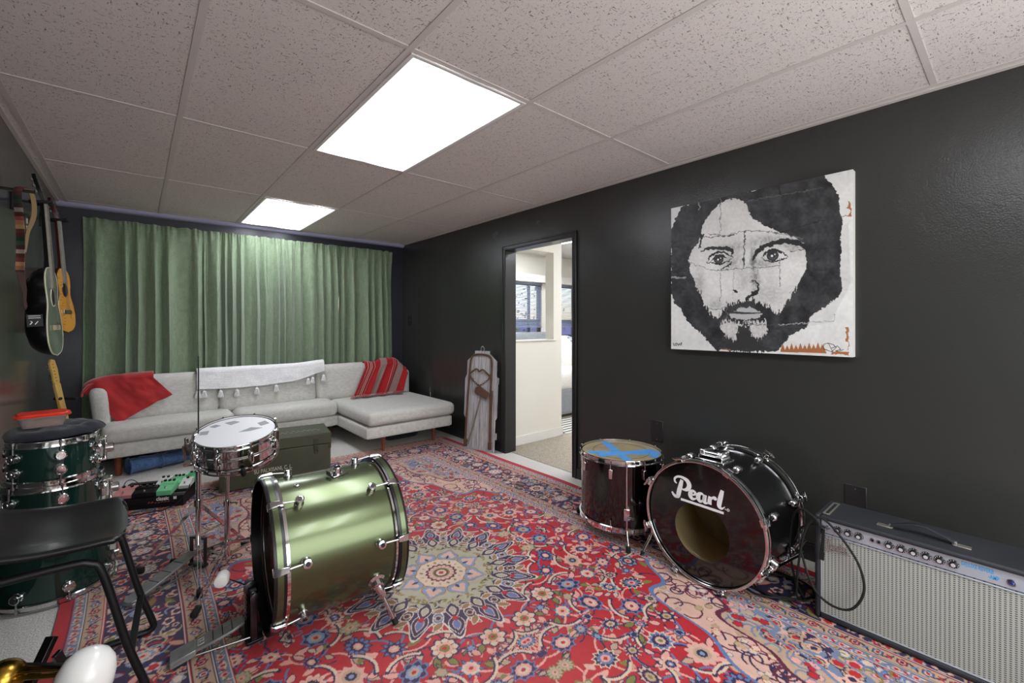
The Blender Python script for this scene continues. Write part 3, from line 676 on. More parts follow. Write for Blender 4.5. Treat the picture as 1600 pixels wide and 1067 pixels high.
# exterior wall with two windows
WZ0, WZ1 = .98, 1.885
wins = [(4.9, 5.62), (5.95, 6.75)]
wall('wall_side_back', [(SX0, 4.9, SY1, SY1+.12, 0, SZ), (5.62, 5.95, SY1, SY1+.12, WZ0, WZ1), (6.75, SX1, SY1, SY1+.12, WZ0, WZ1), (4.9, SX1, SY1, SY1+.12, 0, WZ0), (4.9, SX1, SY1, SY1+.12, WZ1, SZ)], 'cream_wall')
b = MB(); b.box(SX0, SX1, SY1-.14, SY1, WZ1+.0, WZ1+.12); struct(b.build('trim_7', 'white_plastic', bevel=.004))
mat('dark_window_frame', '#4a4e58', .4); mat('blind_slat', '#8e97ac', .5); mat('outdoor_purple', '#6a5c86', .8)
for k, (x0, x1) in enumerate(wins):
    b = MB(); zc = 1.24
    b.box(x0, x0+.045, SY1+.02, SY1+.07, WZ0, WZ1); b.box(x1-.045, x1, SY1+.02, SY1+.07, WZ0, WZ1); b.box(x0, x1, SY1+.02, SY1+.07, WZ0, WZ0+.045)
    b.box(x0, x1, SY1+.02, SY1+.07, WZ1-.045, WZ1); b.box(x0, x1, SY1+.02, SY1+.07, zc, zc+.04); b.box((x0+x1)/2+.1, (x0+x1)/2+.13, SY1+.02, SY1+.07, WZ0, WZ1)
    w = struct(b.build('window_%d' % (k+2), 'dark_window_frame', bevel=.003))
    b = MB(); b.box(x0+.045, x1-.045, SY1+.055, SY1+.06, WZ0+.045, WZ1-.045); b.build('pane', 'pane_glass', w, smooth=0)
    t = emp('window_blind', 'dark slatted blind hanging in the %s side room window' % ('left' if k == 0 else 'right'), 'blind', ((x0+x1)/2, SY1-.02, WZ1), group=None)
    hw = (x1-x0)/2-.01
    b = MB(); b.box(-hw, hw, -.02, .02, -.035, -.005); b.build('headrail', 'blind_slat', t)
    b = MB()
    for i in range(27):
        z = -.05-i*.025; M = Matrix.Translation((0, 0, z)) @ Matrix.Rotation(.75, 4, 'X'); b.box(-hw, hw, -.0135, .0135, -.0008, .0008, M)
    b.build('slats', 'blind_slat', t, smooth=0)
    b = MB(); b.box(-hw, hw, -.014, .014, -.73, -.716); b.build('bottom_rail', 'blind_slat', t)
# ceiling panels added to brighten the side room, kept out of view
tl = troffer(4.3, .3, SZ-.001, 'added ceiling light panel in the side room near the doorway', 'side_fill_lens')
tl = troffer(4.85, 2.55, SZ-.001, 'added ceiling light panel in the side room by its windows', 'side_fill_lens')
# greenery and neighbouring wall outside
mat('foliage', '#4d6b35', .8, var=(7, '#8fa66a', .2)); mat('lilac_siding', '#8c7fae', .8)
R = random.Random(5); t = emp('garden_shrub', 'green shrub outside the side room windows', 'shrub', (6.3, 6.4, 0)); b = MB()
for i in range(900):
    a, h, r = R.uniform(0, 6.28), R.uniform(.9, 3.4), R.uniform(.2, 1.7)
    c = Vector((r*1.6*math.cos(a), r*.5*math.sin(a), h)); M = Matrix.Translation(c) @ Euler((R.uniform(0, 6), R.uniform(0, 6), R.uniform(0, 6))).to_matrix().to_4x4()
    b.add([M @ Vector(q) for q in ((-.07, 0, 0), (0, .03, .008), (.07, 0, 0), (0, -.03, .008))], [(0, 1, 2, 3)])
b.build('foliage', 'foliage', t, smooth=0)
b = MB()
for i in range(7): b.tube([(R.uniform(-.1, .1), R.uniform(-.05, .05), 0), (R.uniform(-.6, .6), R.uniform(-.2, .2), 1.2), (R.uniform(-1.8, 1.8), R.uniform(-.4, .4), 2.8)], [.05, .03, .01], 6)
b.build('branches', 'wood_leg', t)
b = MB(); b.box(3.5, 12, 8.2, 8.4, 0, 1.25); tag(b.build('garden_fence', 'lilac_siding', smooth=0), 'lilac grey fence outside below the side room windows', 'fence')
b = MB(); b.box(-2, 14, YB+.12, 14, -.05, -.01); struct(b.build('ground', mat('ground', '#6c6f60', .95), smooth=0))
# bed
t = emp('bed', 'bed with grey skirt and white cover in the side room', 'bed', (4.35, 2.35, 0))
fabric('bed_skirt', '#8a8d92', '#9b9ea3'); fabric('bed_white', '#e4e2dc', '#f2f0ea')
b = MB(); b.soft(0, 1.6, 0, 1.3, .03, .38, .1, 8); b.build('skirt', 'bed_skirt', t, sub=0)
b = MB(); b.soft(-.02, 1.62, -.02, 1.3, .34, .62, .35, 10); b.build('mattress', 'bed_white', t)
b = MB(); b.soft(0, 1.6, 1.24, 1.34, .1, 1.08, .3, 8); b.build('headboard', 'bed_skirt', t)
b = MB(); b.soft(-.2, .2, -.05, .05, -.2, .2, .8, 10, .3); b.xf(Matrix.Rotation(-.3, 4, 'X')); o = b.build('pillow', 'bed_white'); o.location = (5.13, 2.8, .80); tag(o, 'white pillow leaning on the bed in the side room', 'pillow')
mat('patterned_cloth', '#8b9098', .9); m = MATS['patterned_cloth']; n, l, bb_ = nodes_of(m); ck = n.new('ShaderNodeTexVoronoi'); ck.inputs['Scale'].default_value = 26; cr = n.new('ShaderNodeValToRGB'); cr.color_ramp.interpolation = 'CONSTANT'; cr.color_ramp.elements[0].color = srgbc('#30343c'); cr.color_ramp.elements[1].color = srgbc('#c2c6cc'); cr.color_ramp.elements[1].position = .3
l.new(n['Texture Coordinate'].outputs['Object'], ck.inputs['Vector']); l.new(ck.outputs['Distance'], cr.inputs[0]); l.new(cr.outputs[0], bb_.inputs['Base Color'])
b = MB(); b.soft(-.19, .19, -.05, .05, -.19, .19, .8, 10, .3); b.xf(Matrix.Rotation(-.25, 4, 'X')); o = b.build('pillow', 'patterned_cloth'); o.location = (5.42, 2.96, .80); tag(o, 'grey and white patterned pillow on the bed in the side room', 'pillow')
mat('striped_mat', '#d8d4cc', .95); m = MATS['striped_mat']; n, l, bb_ = nodes_of(m); wv = n.new('ShaderNodeTexWave'); wv.inputs['Scale'].default_value = 4.; wv.bands_direction = 'Y'; cr = n.new('ShaderNodeValToRGB'); cr.color_ramp.interpolation = 'CONSTANT'; cr.color_ramp.elements[0].color = srgbc('#55595c'); cr.color_ramp.elements[1].color = srgbc('#d6d2c8'); cr.color_ramp.elements[1].position = .35
l.new(n['Texture Coordinate'].outputs['Object'], wv.inputs['Vector']); l.new(wv.outputs[0], cr.inputs[0]); l.new(cr.outputs[0], bb_.inputs['Base Color'])
b = MB(); b.box(4.05, 5.4, 1.75, 2.3, .004, .014); tag(b.build('striped_mat', 'striped_mat', smooth=0), 'striped flat mat on the carpet beside the bed', 'mat')
mat('shoe_black', '#1b1b1c', .5); mat('shoe_yellow', '#b08a2c', .6)
t = emp('shoe', 'black and yellow shoe on the striped mat by the bed', 'shoe', (4.32, 2.2, .016), 1.0)
b = MB(); b.soft(-.12, .13, -.045, .045, .012, .085, .7, 10); b.build('upper', 'shoe_black', t)
b = MB(); b.soft(-.125, .135, -.048, .048, 0, .028, .4, 10); b.build('sole', 'white_plastic', t)
b = MB(); b.soft(-.06, .03, -.03, .03, .07, .105, .7, 8); b.build('lining', 'shoe_yellow', t)
# ---------------------------------------------------------------- wall plates on the black wall
def plate(y, z, w, h, label, kind='blank', x=XR):
    t = emp('wall_plate', label, 'wall plate', (x, y, z)); b = MB()
    b.box(-.007, 0, -w/2, w/2, -h/2, h/2); b.build('cover', 'black_trim', t, bevel=.003)
    for s in (-1, 1): b = MB(); b.cyl((-.007, 0, s*h*.38), (-.0085, 0, s*h*.38), .003, n=10); b.build('screw', 'steel', t)
    if kind == 'switch':
        for q in (-.022, .022): b = MB(); b.box(-.018, -.007, q-.006, q+.006, -.014, .014); b.build('toggle', 'black_trim', t, bevel=.002)
plate(3.51, 1.255, .11, .12, 'black switch plate with toggles beside the curtain corner', 'switch')
plate(.10, .50, .085, .14, 'black wall plate just behind the floor tom with blue tape')
plate(-.945, .362, .085, .145, 'black blank wall plate above the silver amplifier')
# ================================================================ carpet
def colour_attr_mat(name, rough, bump, sheen=0., mottle=.1):
    m = mat(name, '#808080', rough, sheen=sheen, bump=bump); n, l, b = nodes_of(m)
    a = n.new('ShaderNodeAttribute'); a.attribute_name = 'Col'
    t = n.new('ShaderNodeTexNoise'); t.inputs['Scale'].default_value = 420; t.inputs['Detail'].default_value = 2
    l.new(n['Texture Coordinate'].outputs['Object'], t.inputs['Vector'])
    r = n.new('ShaderNodeMapRange'); r.inputs[3].default_value = 1-mottle; r.inputs[4].default_value = 1+mottle; l.new(t.outputs[0], r.inputs[0])
    mx = n.new('ShaderNodeVectorMath'); mx.operation = 'SCALE'; l.new(a.outputs['Color'], mx.inputs[0]); l.new(r.outputs[0], mx.inputs['Scale'])
    l.new(mx.outputs[0], b.inputs['Base Color']); return m
def raster_sheet(name, m, f, P, parent=None, offs=None):
    """grid mesh with one colour per vertex: f (nx, ny, 3) colours, P (nx, ny, 3) positions"""
    nx, ny = f.shape[:2]; me = bpy.data.meshes.new(name)
    idx = np.arange(nx*ny, dtype=np.int32).reshape(nx, ny)
    q = np.stack([idx[:-1, :-1], idx[1:, :-1], idx[1:, 1:], idx[:-1, 1:]], -1).reshape(-1, 4)
    me.vertices.add(nx*ny); me.vertices.foreach_set('co', P.reshape(-1).astype(np.float32))
    me.loops.add(q.size); me.loops.foreach_set('vertex_index', q.reshape(-1))
    me.polygons.add(len(q)); me.polygons.foreach_set('loop_start', np.arange(0, q.size, 4, dtype=np.int32)); me.polygons.foreach_set('loop_total', np.full(len(q), 4, np.int32))
    me.update(calc_edges=True); me.polygons.foreach_set('use_smooth', np.ones(len(q), bool))
    at = me.color_attributes.new('Col', 'FLOAT_COLOR', 'POINT'); c = np.ones((nx*ny, 4), np.float32); c[:, :3] = f.reshape(-1, 3); at.data.foreach_set('color', c.reshape(-1))
    me.materials.append(m); o = bpy.data.objects.new(name, me); COL.objects.link(o)
    if parent is not None: o.parent = parent
    return o
RX, RY = 1.572, .350
t_rug = emp('persian_rug', 'large red and navy Persian rug with floral medallion covering the floor', 'rug', (RX, RY, 0))
f = make_rug(); nx, ny = f.shape[:2]
X, Y = np.meshgrid(np.linspace(-RW, RW, nx), np.linspace(-RL, RL, ny), indexing='ij')
wear = 1+.10*vnoise(X+9, Y+9, .5, 41)+.06*vnoise(X+9, Y+9, .07, 42)+.05*vnoise(X+9, Y+9, .015, 43)
f = f*wear[..., None]; fade = np.clip(.05+.08*vnoise(X+9, Y+9, .8, 44), 0, .3)[..., None]; f = f*(1-fade)+np.array(srgb('#b59a94'))*fade
wob = .004*np.sin(Y*3.1+X)+.003*np.sin(Y*7.3+2*X)
Z = .010+.0016*vnoise(X+9, Y+9, .25, 45)+.0004*vnoise(X+9, Y+9, .01, 46)
raster_sheet('pile', colour_attr_mat('rug_pile', .95, (600, .6, .0015), 0., .22), f, np.stack([X+wob*np.abs(X)/RW, Y, Z], -1), t_rug)
b = MB(); b.box(-RW+.002, RW-.002, -RL+.002, RL-.002, .001, .0075); b.build('backing', mat('rug_backing', '#8e5450', .95), t_rug, smooth=0)
R = random.Random(8); b = MB()
mat('fringe_pink', '#b88a84', .95)
for i in range(520):
    x = -RW+.01+(2*RW-.02)*i/519; s = 1
    y = RL-.004; L = R.uniform(.015, .04); dx = R.uniform(-.012, .012)
    b.bar((x, y, .006), (x+dx, y+L, .004), .0028, .0025)
b.build('fringe', 'fringe_pink', t_rug, smooth=0)['kind'] = 'stuff'
# ================================================================ painting on the black wall
t = emp('portrait_painting', 'large black and white portrait painting of a bearded person on the black wall', 'painting', (3.045, -.484, 1.498))
PW, PH = .920, .892
f = make_portrait(); nx, ny = f.shape[:2]
U, V = np.meshgrid(np.linspace(0, 1, nx), np.linspace(0, 1, ny), indexing='ij')
P = np.stack([-.0015-.0012*np.abs(vnoise(U, V, .03, 60)), (.5-U)*PW, (.5-V)*PH], -1)
raster_sheet('painted_surface', colour_attr_mat('paint_surface', .45, (90, .5, .001), 0, .05), f, P, t)
b = MB(); b.box(0, .043, -PW/2, PW/2, -PH/2, PH/2); b.build('panel', mat('canvas_white', '#d6d3cc', .7, bump=(300, .4, .0005)), t, bevel=.002)
# ================================================================ curtains
rod = MB(); rod.cyl((.115, YB-.036, 2.085), (2.90, YB-.036, 2.085), .008, n=12)
for x in (.14, 1.5, 2.88): rod.bar((x, YB, 2.085), (x, YB-.036, 2.085), .012, .02)
tag(rod.build('curtain_rod', 'iron'), 'thin curtain rod across the top of the green curtains', 'curtain rod')
def curtain(x0, x1, seed, label, npl, zb=.16, flare=0.):
    R = random.Random(seed); n = max(60, int((x1-x0)*190)); ph = R.uniform(0, 9); zt = 2.118
    def F(a, c):
        z = zt-(zt-zb)*c; x = x0+(x1-x0)*a
        amp = .010+.030*min(1, c*3.2)+.012*c
        w = a*npl+.32*math.sin(a*9+ph)+.12*math.sin(a*23+2*ph)
        s = math.sin(w*2*PI+.25*math.sin(c*3+ph)+.5*c*vn(a*6, 1, seed))
        s = math.copysign(abs(s)**.8, s)
        y = YB-.055-.012+amp*s-.018*c+.010*vn2(a*7, c*2.3, 1.4, seed)*min(1, c*4)
        if c < .08:                                  # ruffled heading above the rod pocket
            k = 1-c/.08; y += .010*k*math.sin(w*2*PI*3.1+seed)+.006*k*vn(a*40, 1, seed); z += .006*k*vn(a*26, 1, seed+3)
        y -= .004*math.exp(-((c-.055)/.012)**2)
        x += .010*math.sin(w*4*PI)*min(1, c*2)+flare*(a-.5)*2*c*c+.006*vn2(a*3, c*5, 1, seed+9)
        y = min(y, YB-.008)
        if z < .80: y = max(y, 3.606+.008*s)
        return (x, y, z)
    b = MB(); b.grid(F, n, 66)
    o = b.build('curtain', 'curtain_fabric', smooth=0, solid=.0025)
    o.data.polygons.foreach_set('use_smooth', [True]*len(o.data.polygons))
    tag(o, label, 'curtain', 'green curtains across the window wall'); return o
curtain(.095, .978, 3, 'wide green curtain panel at the left end beside the guitars', 6.6, flare=.012)
curtain(.950, 1.503, 7, 'green curtain panel second from the left', 6.3)
curtain(1.494, 2.258, 12, 'green curtain panel second from the right', 8.2)
curtain(2.246, 2.915, 19, 'green curtain panel at the right end by the switch plate', 6.2, flare=.02)
# ================================================================ sectional sofa
t = emp('sectional_sofa', 'light grey sectional sofa with chaise and tapered wooden legs under the curtains', 'sofa', (0, 0, 0))
b = MB(); b.soft(.22, 2.04, 3.07, 3.56, .165, .275, .22, 8); b.soft(2.03, 2.955, 2.345, 3.56, .155, .272, .22, 8); b.build('base', 'sofa_fabric', t)
b = MB(); b.soft(.215, 2.96, 3.49, 3.592, .165, .705, .3, 10); b.build('back_frame', 'sofa_fabric', t)
for x0, x1, y0, z1 in ((.235, 1.125, 3.05, .425), (1.13, 2.03, 3.03, .425), (2.035, 2.97, 2.31, .405)):
    b = MB(); b.soft(x0, x1, y0, 3.5, .277, z1, .38, 16, .05); b.build('seat_cushion', 'sofa_fabric', t)
for x0, x1 in ((.26, 1.035), (1.03, 1.90), (1.90, 2.90)):
    b = MB(); b.soft(x0, x1, 0, .17, 0, .395, .42, 18, .03)
    b.xf(Matrix.Translation((0, 3.285, .395)) @ Matrix.Rotation(-.2, 4, 'X'))
    b.build('back_cushion', 'sofa_fabric', t)
b = MB(); b.soft(-.055, .055, 3.22, 3.58, .15, .70, .45, 12); b.xf(Matrix.Translation((.255, 0, 0)) @ Matrix.Shear('YZ', 4, (0, 0)) @ Matrix(((1, 0, -.11, .03), (0, 1, 0, 0), (0, 0, 1, 0), (0, 0, 0, 1)))); b.build('armrest', 'sofa_fabric', t)
b = MB(); b.soft(2.885, 2.975, 3.30, 3.59, .15, .665, .45, 12); b.build('armrest', 'sofa_fabric', t)
for x, y, r, rt in ((.335, 3.2, .021, .024), (2.235, 2.44, .013, .022), (2.79, 2.455, .013, .022), (.335, 3.5, .015, .022), (1.15, 3.2, .015, .022), (2.10, 3.5, .015, .022), (2.88, 3.5, .015, .022)):
    b = MB(); b.cyl((x, y, .0125 if y < 2.6 else 0), (x, y, .165), r, rt, 20); b.build('leg', 'wood_leg', t)
# ---- throws
def front_y(z, x=0):          # front face of the back cushions at height z
    return 3.262+(z-.40)*.2
def sag(z):
    zt = .785
    if z <= zt-.04: return front_y(z), z
    return None
def over(s, top=.79, off=0.):
    """path length s measured upward from the top front corner: negative = down the front, positive = over the back"""
    r = .045; q = PI*r/2
    if s <= 0: return (front_y(top-r)-.012-off+s*.2, top-r+s)
    if s < 2*q: a = s/r; return (front_y(top-r)-.012-off+r-r*math.cos(a), top-r+r*math.sin(a)+off)
    return (front_y(top-r)-.012+2*r, top-r-(s-2*q))
b = MB()
def F(a, c):
    # c: 0 rear hem .. 1 front hem ; a: 0 left .. 1 right
    top_x = .13+(.56-.13)*a; bot_x = .345+(.69-.345)*a
    sf = -(.02+(.295*(1-a)+.135*a))            # how far the hem hangs at this column
    s = .18*(1-c)**1+sf*c if True else 0
    s = .17+(sf-.17)*c
    k = max(0, min(1, (-s)/.3)) if s < 0 else 0
    kx = 0 if s >= 0 else s/sf
    x = top_x*(1-kx)+bot_x*kx
    y, z = over(s, .80-.03*(1-a)**2)
    y -= .012+.010*vn2(a*5, c*5, 1, 3)+.006*vn2(a*11, c*9, 1, 5); z += .007*vn2(a*6, c*6, 1, 8)
    if a < .2: z -= .05*((.2-a)/.2)**2*(1 if s > -.05 else .3); x -= .03*(.2-a)
    return (x, y, z)
b.grid(F, 46, 46)
t = emp('red_blanket', 'plain red velvety blanket draped over the left end of the sofa back', 'blanket', (0, 0, 0))
b.build('cloth', 'red_velvet', t, smooth=0, solid=.012, sub=1)
b = MB()
def F(a, c):                   # flap falling over the outside of the arm
    x = .235-.10*a-.03*math.sin(a*2.5); y = 3.30+.16*c-.04*a
    z = .742-.02*a+.02*math.sin(c*3)-.085*a*a+.008*vn2(a*6, c*6, 1, 4)
    return (x, y, z)
b.grid(F, 20, 20); b.build('cloth_fold', 'red_velvet', t, smooth=0, solid=.014, sub=1)
# white throw with tassels
t = emp('white_throw', 'white ribbed throw with pompom tassels along the middle of the sofa back', 'throw', (0, 0, 0)); b = MB()
def hem(a): return -.135-.015*math.sin(a*5)+(.05*max(0, a-.72)/.28)
def F(a, c):
    x = .865+(1.975-.865)*a; s = .20+(hem(a)-.20)*c
    y, z = over(s, .805+.022*max(0, (a-.7)/.3)*math.sin(min(1, (a-.7)/.3)*PI/2) if a > .7 else .805)
    y -= .004+.0008*math.sin(c*150)+.004*vn2(a*9, c*5, 1, 7); z += .004*vn2(a*8, c*4, 1, 2)
    if s < 0: x += .015*vn(a*7, 1, 4)*c
    return (x, y, z)
b.grid(F, 110, 130); b.build('cloth', 'white_knit', t, smooth=0, solid=.006)
for x, dz in ((.865, 0), (.91, -.005), (1.035, -.02), (1.165, -.012), (1.33, -.018), (1.50, -.018), (1.80, .028), (1.845, .018), (1.955, .05)):
    a = (x-.865)/1.11; y, z = over(hem(a), .805); z = z-.012; y -= .015
    b = MB(); b.tube([(x, y+.004, z+.02), (x+.003, y, z-.002)], .0022, 6); b.lathe([(.004, 0), (.015, -.006), (.017, -.014), (.013, -.021), (.015, -.026)], (x+.003, y, z), n=14)
    for k in range(26):
        q = k*2.4; rr = .026*math.sqrt((k+.5)/26); b.tube([(x+.003+rr*.5*math.cos(q), y+rr*.5*math.sin(q), z-.018), (x+.003+rr*math.cos(q), y+rr*.7*math.sin(q), z-.060-.006*math.sin(k*3.))], [.005, .003], 5)
    b.build('tassel', 'white_knit', t)
# striped throw
t = emp('striped_throw', 'red and grey striped fringed throw over the right corner of the sofa', 'throw', (0, 0, 0))
m = mat('striped_weave', '#a01c22', .95, sheen=.2); n, l, bs = nodes_of(m); at = n.new('ShaderNodeAttribute'); at.attribute_name = 'UVMap'
uvn = n.new('ShaderNodeUVMap'); sp = n.new('ShaderNodeSeparateXYZ'); l.new(uvn.outputs[0], sp.inputs[0])
cr = n.new('ShaderNodeValToRGB'); cr.color_ramp.interpolation = 'CONSTANT'; E = cr.color_ramp.elements
stops = [(0, 'r'), (.06, 'w'), (.075, 'r'), (.12, 'w'), (.135, 'r'), (.155, 'w'), (.168, 'r'), (.22, 'w'), (.233, 'r'), (.36, 'g'), (.52, 'r'), (.68, 'w'), (.69, 'r'), (.72, 'w'), (.73, 'r'), (.78, 'g'), (.90, 'r')]
CC = dict(r='#a31820', w='#c4a59c', g='#9c837c')
E[0].position = 0; E[0].color = srgbc(CC['r']); E[1].position = .06; E[1].color = srgbc(CC['w'])
for p, k in stops[2:]: e = E.new(p); e.color = srgbc(CC[k])
l.new(sp.outputs[0], cr.inputs[0])
ns = n.new('ShaderNodeTexNoise'); ns.inputs['Scale'].default_value = 260; mxx = n.new('ShaderNodeMix'); mxx.data_type = 'RGBA'; mxx.blend_type = 'OVERLAY'; mxx.inputs[0].default_value = .7
l.new(n['Texture Coordinate'].outputs['Object'], ns.inputs['Vector']); l.new(cr.outputs[0], mxx.inputs[6]); l.new(ns.outputs[0], mxx.inputs[7]); l.new(mxx.outputs[2], bs.inputs['Base Color'])
uu = n.new('ShaderNodeBump'); uu.inputs['Strength'].default_value = .6; uu.inputs['Distance'].default_value = .002; l.new(ns.outputs[0], uu.inputs['Height']); l.new(uu.outputs[0], bs.inputs['Normal'])
def FT(a, c):
    xt = 2.42+(2.93-2.42)*a; xb = 2.19+(2.74-2.19)*a
    top = .775+.035*math.sin(max(0, min(1, (a-.25)/.6))*PI)-(.09*max(0, a-.8)/.2)
    s = .16-(.16+.44)*c
    if s > -.34+.0:
        y, z = over(s, top); k = max(0, -s/.42)
    else: y, z = over(-.34, top); k = .34/.42+(-s-.34)/.42; y -= (-s-.34)*1.0; z = max(.425, z-(-s-.34)*.3)
    x = xt+(xb-xt)*k
    fold = math.sin(a*19+1.3*c)*.016+.010*math.sin(a*37+c*2)
    if s < 0: y -= .016+fold*min(1, -s*5)
    else: z += .006+.3*fold; y += 0
    z = max(z, .428)
    if a > .9 and s < 0: y -= .02*(a-.9)*10
    return (x, y, z)
b = MB(); NU, NV = 90, 60; b.grid(FT, NU, NV); o = b.build('cloth', m, t, smooth=0, solid=.004)
uv = o.data.uv_layers.new(name='UVMap'); w = NV+1
for lp in o.data.loops: uv.data[lp.index].uv = ((lp.vertex_index//w)/NU, (lp.vertex_index % w)/NV)
o.data.polygons.foreach_set('use_smooth', [True]*len(o.data.polygons))
b = MB(); R = random.Random(4)
for i in range(70):
    p = Vector(FT(i/69, 1)); d = Vector((R.uniform(-.02, .02), -.02-R.uniform(0, .03), 0)); q = p+d; q.z = .422
    b.tube([p, (p+q)/2+Vector((0, 0, .004)), q], [.003, .003, .002], 5)
b.build('fringe', mat('fringe_grey', '#8e6a66', .95), t)['kind'] = 'stuff'
# clear bottle behind the chaise
mat('clear_glass', '#ffffff', .03, trans=1.)
b = MB(); b.lathe([(.0, 0), (.03, 0), (.032, .01), (.032, .30), (.028, .34), (.013, .38), (.012, .475), (.015, .478), (.015, .487), (.011, .487), (.010, .38), (.026, .335), (.029, .3), (.029, .015), (0, .012)], (0, 0, 0)); o = b.build('glass_bottle', 'clear_glass'); o.location = (3.035, 2.93, 0); tag(o, 'tall clear glass bottle between the chaise and black wall', 'bottle')
# rolled jeans under the sofa
t = emp('rolled_jeans', 'rolled faded blue jeans lying on the floor under the sofa', 'jeans', (0, 0, 0)); b = MB()
p0, p1 = Vector((.40, 3.16, .068)), Vector((1.0, 3.33, .068))
def F(a, c):
    d = (p1-p0); ax = p0+d*a; th = c*2*PI*2.3; r = .030+.030*c+.008*vn2(a*7, c*9, 1, 2)+.003*math.sin(a*40+c*9)
    u = Vector((-d.y, d.x, 0)).normalized(); q = ax+u*(r*1.25*math.cos(th))+Vector((0, 0, r*.98*math.sin(th))); q.z = max(.006, q.z); return q
b.grid(F, 46, 90); b.build('leg_cloth', 'denim', t, smooth=0, solid=.003, sub=0)
b = MB()
for a0, rr in ((.0, 1.06), (.33, 1.08)):
    d = (p1-p0); ax = p0+d*a0; u = Vector((-d.y, d.x, 0)).normalized()
    b.tube([ax+u*(.064*rr*1.2*math.cos(k*2*PI/24))+Vector((0, 0, .062*rr*math.sin(k*2*PI/24)+.001)) for k in range(24)], .004, 6, True)
b.build('hem', 'denim', t)
# dark bag under the chaise
b = MB(); b.soft(2.42, 2.80, 2.75, 3.0, .004, .085, .7, 14, .1); o = b.build('cloth_bag', 'dark_cloth'); tag(o, 'flat dark bag lying on the floor beneath the chaise', 'bag')
# ================================================================ drums
mat('shell_green_satin', '#5c6548', .27, .85, coat=.25); mat('shell_green_dark', '#14302a', .12, .3, coat=.8, var=(90, '#1a3a32', .3)); mat('shell_black', '#0c0c0e', .28, coat=.25)
mat('shell_black_gloss', '#080506', .12, coat=.7, var=(14, '#120608', .2)); mat('shell_inside', '#cdb98c', .6, var=(5, '#b8a374', .2)); mat('head_white', '#e9e9ea', .45); mat('head_aged', '#b9aa88', .5, var=(8, '#9c8c6c', .2))
mat('tape_grey', '#9a9da2', .6); mat('tape_blue', '#4f9be0', .6, var=(20, '#66abe8', .2)); mat('head_clear', '#ffffff', .05, trans=1., ior=1.02); mat('head_black', '#0e0a0b', .12, coat=.6); mat('wood_inside', '#4a3826', .7)
mat('head_blue', '#27407a', .2, coat=.5); mat('lettering_white', '#f2f2f2', .5); mat('black_band', '#0a0a0b', .3)
def ax_rot(Z, X):
    Z = Vector(Z).normalized(); X = Vector(X); X = (X-Z*X.dot(Z)).normalized(); Y = Z.cross(X)
    return Matrix((X, Y, Z)).transposed().to_euler()
def pol(r, a, z): return Vector((r*math.cos(a), r*math.sin(a), z))
def shell(root, R, L, m, inner='shell_inside', z0=0., th=.007):
    b = MB(); b.lathe([(R, z0), (R, z0+L), (R-th, z0+L), (R-th, z0)], n=96, closed=True); o = b.build('shell', m, root, smooth=40); o.data.materials.append(MATS[inner])
    for p in o.data.polygons:
        c = p.center
        if math.hypot(c.x, c.y) < R-th*.6 and abs(p.normal.z) < .5: p.material_index = 1
    return o
def hoop(root, R, z, h, m='chrome', flange=True, name='hoop'):
    b = MB(); s = 1 if h > 0 else -1
    if flange: pr = [(R, z), (R+.004, z), (R+.010, z+.001*s), (R+.011, z-.003*s), (R+.003, z-.006*s), (R+.002, z-.002*s+h*.2), (R+.002, z+h-.002*s), (R+.007, z+h), (R+.006, z+h+.003*s), (R-.001, z+h+.002*s), (R-.002, z+h*.5)]
    else: pr = [(R, z), (R+.003, z), (R+.003, z+h), (R, z+h)]
    b.lathe(pr, n=96, closed=True); return b.build(name, m, root, smooth=40)
def head(root, R, z, m, s=1, name='head'):
    b = MB(); b.lathe([(0, z+.001*s), (R-.02, z+.001*s), (R-.006, z), (R-.004, z-.002*s), (0, z-.0015*s)], n=96); return b.build(name, m, root, smooth=40)
def turret(root, R, a, z, hz, r=.018, h=.026, m='chrome'):
    """round drum lug with a screw rod up to the hoop"""
    b = MB(); p = pol(R-.001, a, z); d = pol(1, a, 0)
    b.lathe([(r*1.05, 0), (r*1.05, .003), (r*.86, .006), (r*.86, h-.006), (r, h-.004), (r, h), (r*.82, h+.002), (r*.78, h), (r*.5, h), (r*.45, h+.002), (0, h+.002)], p, d, 22); o = b.build('lug', m, root)
    b = MB(); e = pol(R+h*.5, a, hz); q = pol(R+h*.5, a, z); b.cyl(q, e, .0032, n=8); b.cyl(e-(e-q).normalized()*.004, e+(e-q).normalized()*.007, .0055, n=8); b.build('tension_rod', 'steel', o)
    return o
def tom(label, cat, loc, R, H, lugs, a0, group=None, top='head_white', bottom=True, rz=0.):
    t = emp('tom_drum', label, 'drum', loc, rz, group)
    shell(t, R, H-.03, 'shell_green_dark', z0=.015)
    hoop(t, R+.001, H-.02, .02); hoop(t, R+.001, .02, -.02)
    head(t, R, H-.006, top); head(t, R, .008, 'head_white', -1)
    for i in range(lugs):
        a = a0+2*PI*i/lugs; turret(t, R, a, H-.062, H-.004, .0195, .020); turret(t, R, a, .062, .004, .0195, .020)
    return t
t3 = tom('green drum at the bottom of the stack by the left wall, largest of three', 'drum', (.165, 1.397, .012), .199, .30, 8, -1.29, top='head_blue')
b = MB(); b.box(-.005, .03, -.03, .03, -.045, .045); b.xf(Matrix.Translation((0, 0, .17)) @ Matrix.Translation((.196, 0, 0))); o = b.build('leg_bracket', 'chrome', t3, bevel=.006); o.rotation_euler = (0, 0, -.25)
t2 = tom('green tom drum in the middle of the stack by the left wall', 'drum', (.165, 1.33, .315), .157, .215, 6, -1.33, top='head_blue')
t1 = tom('green tom drum topping the stack, with dark cloth and food container on it', 'drum', (.165, 1.30, .533), .1385, .185, 6, -1.33, top='head_blue')
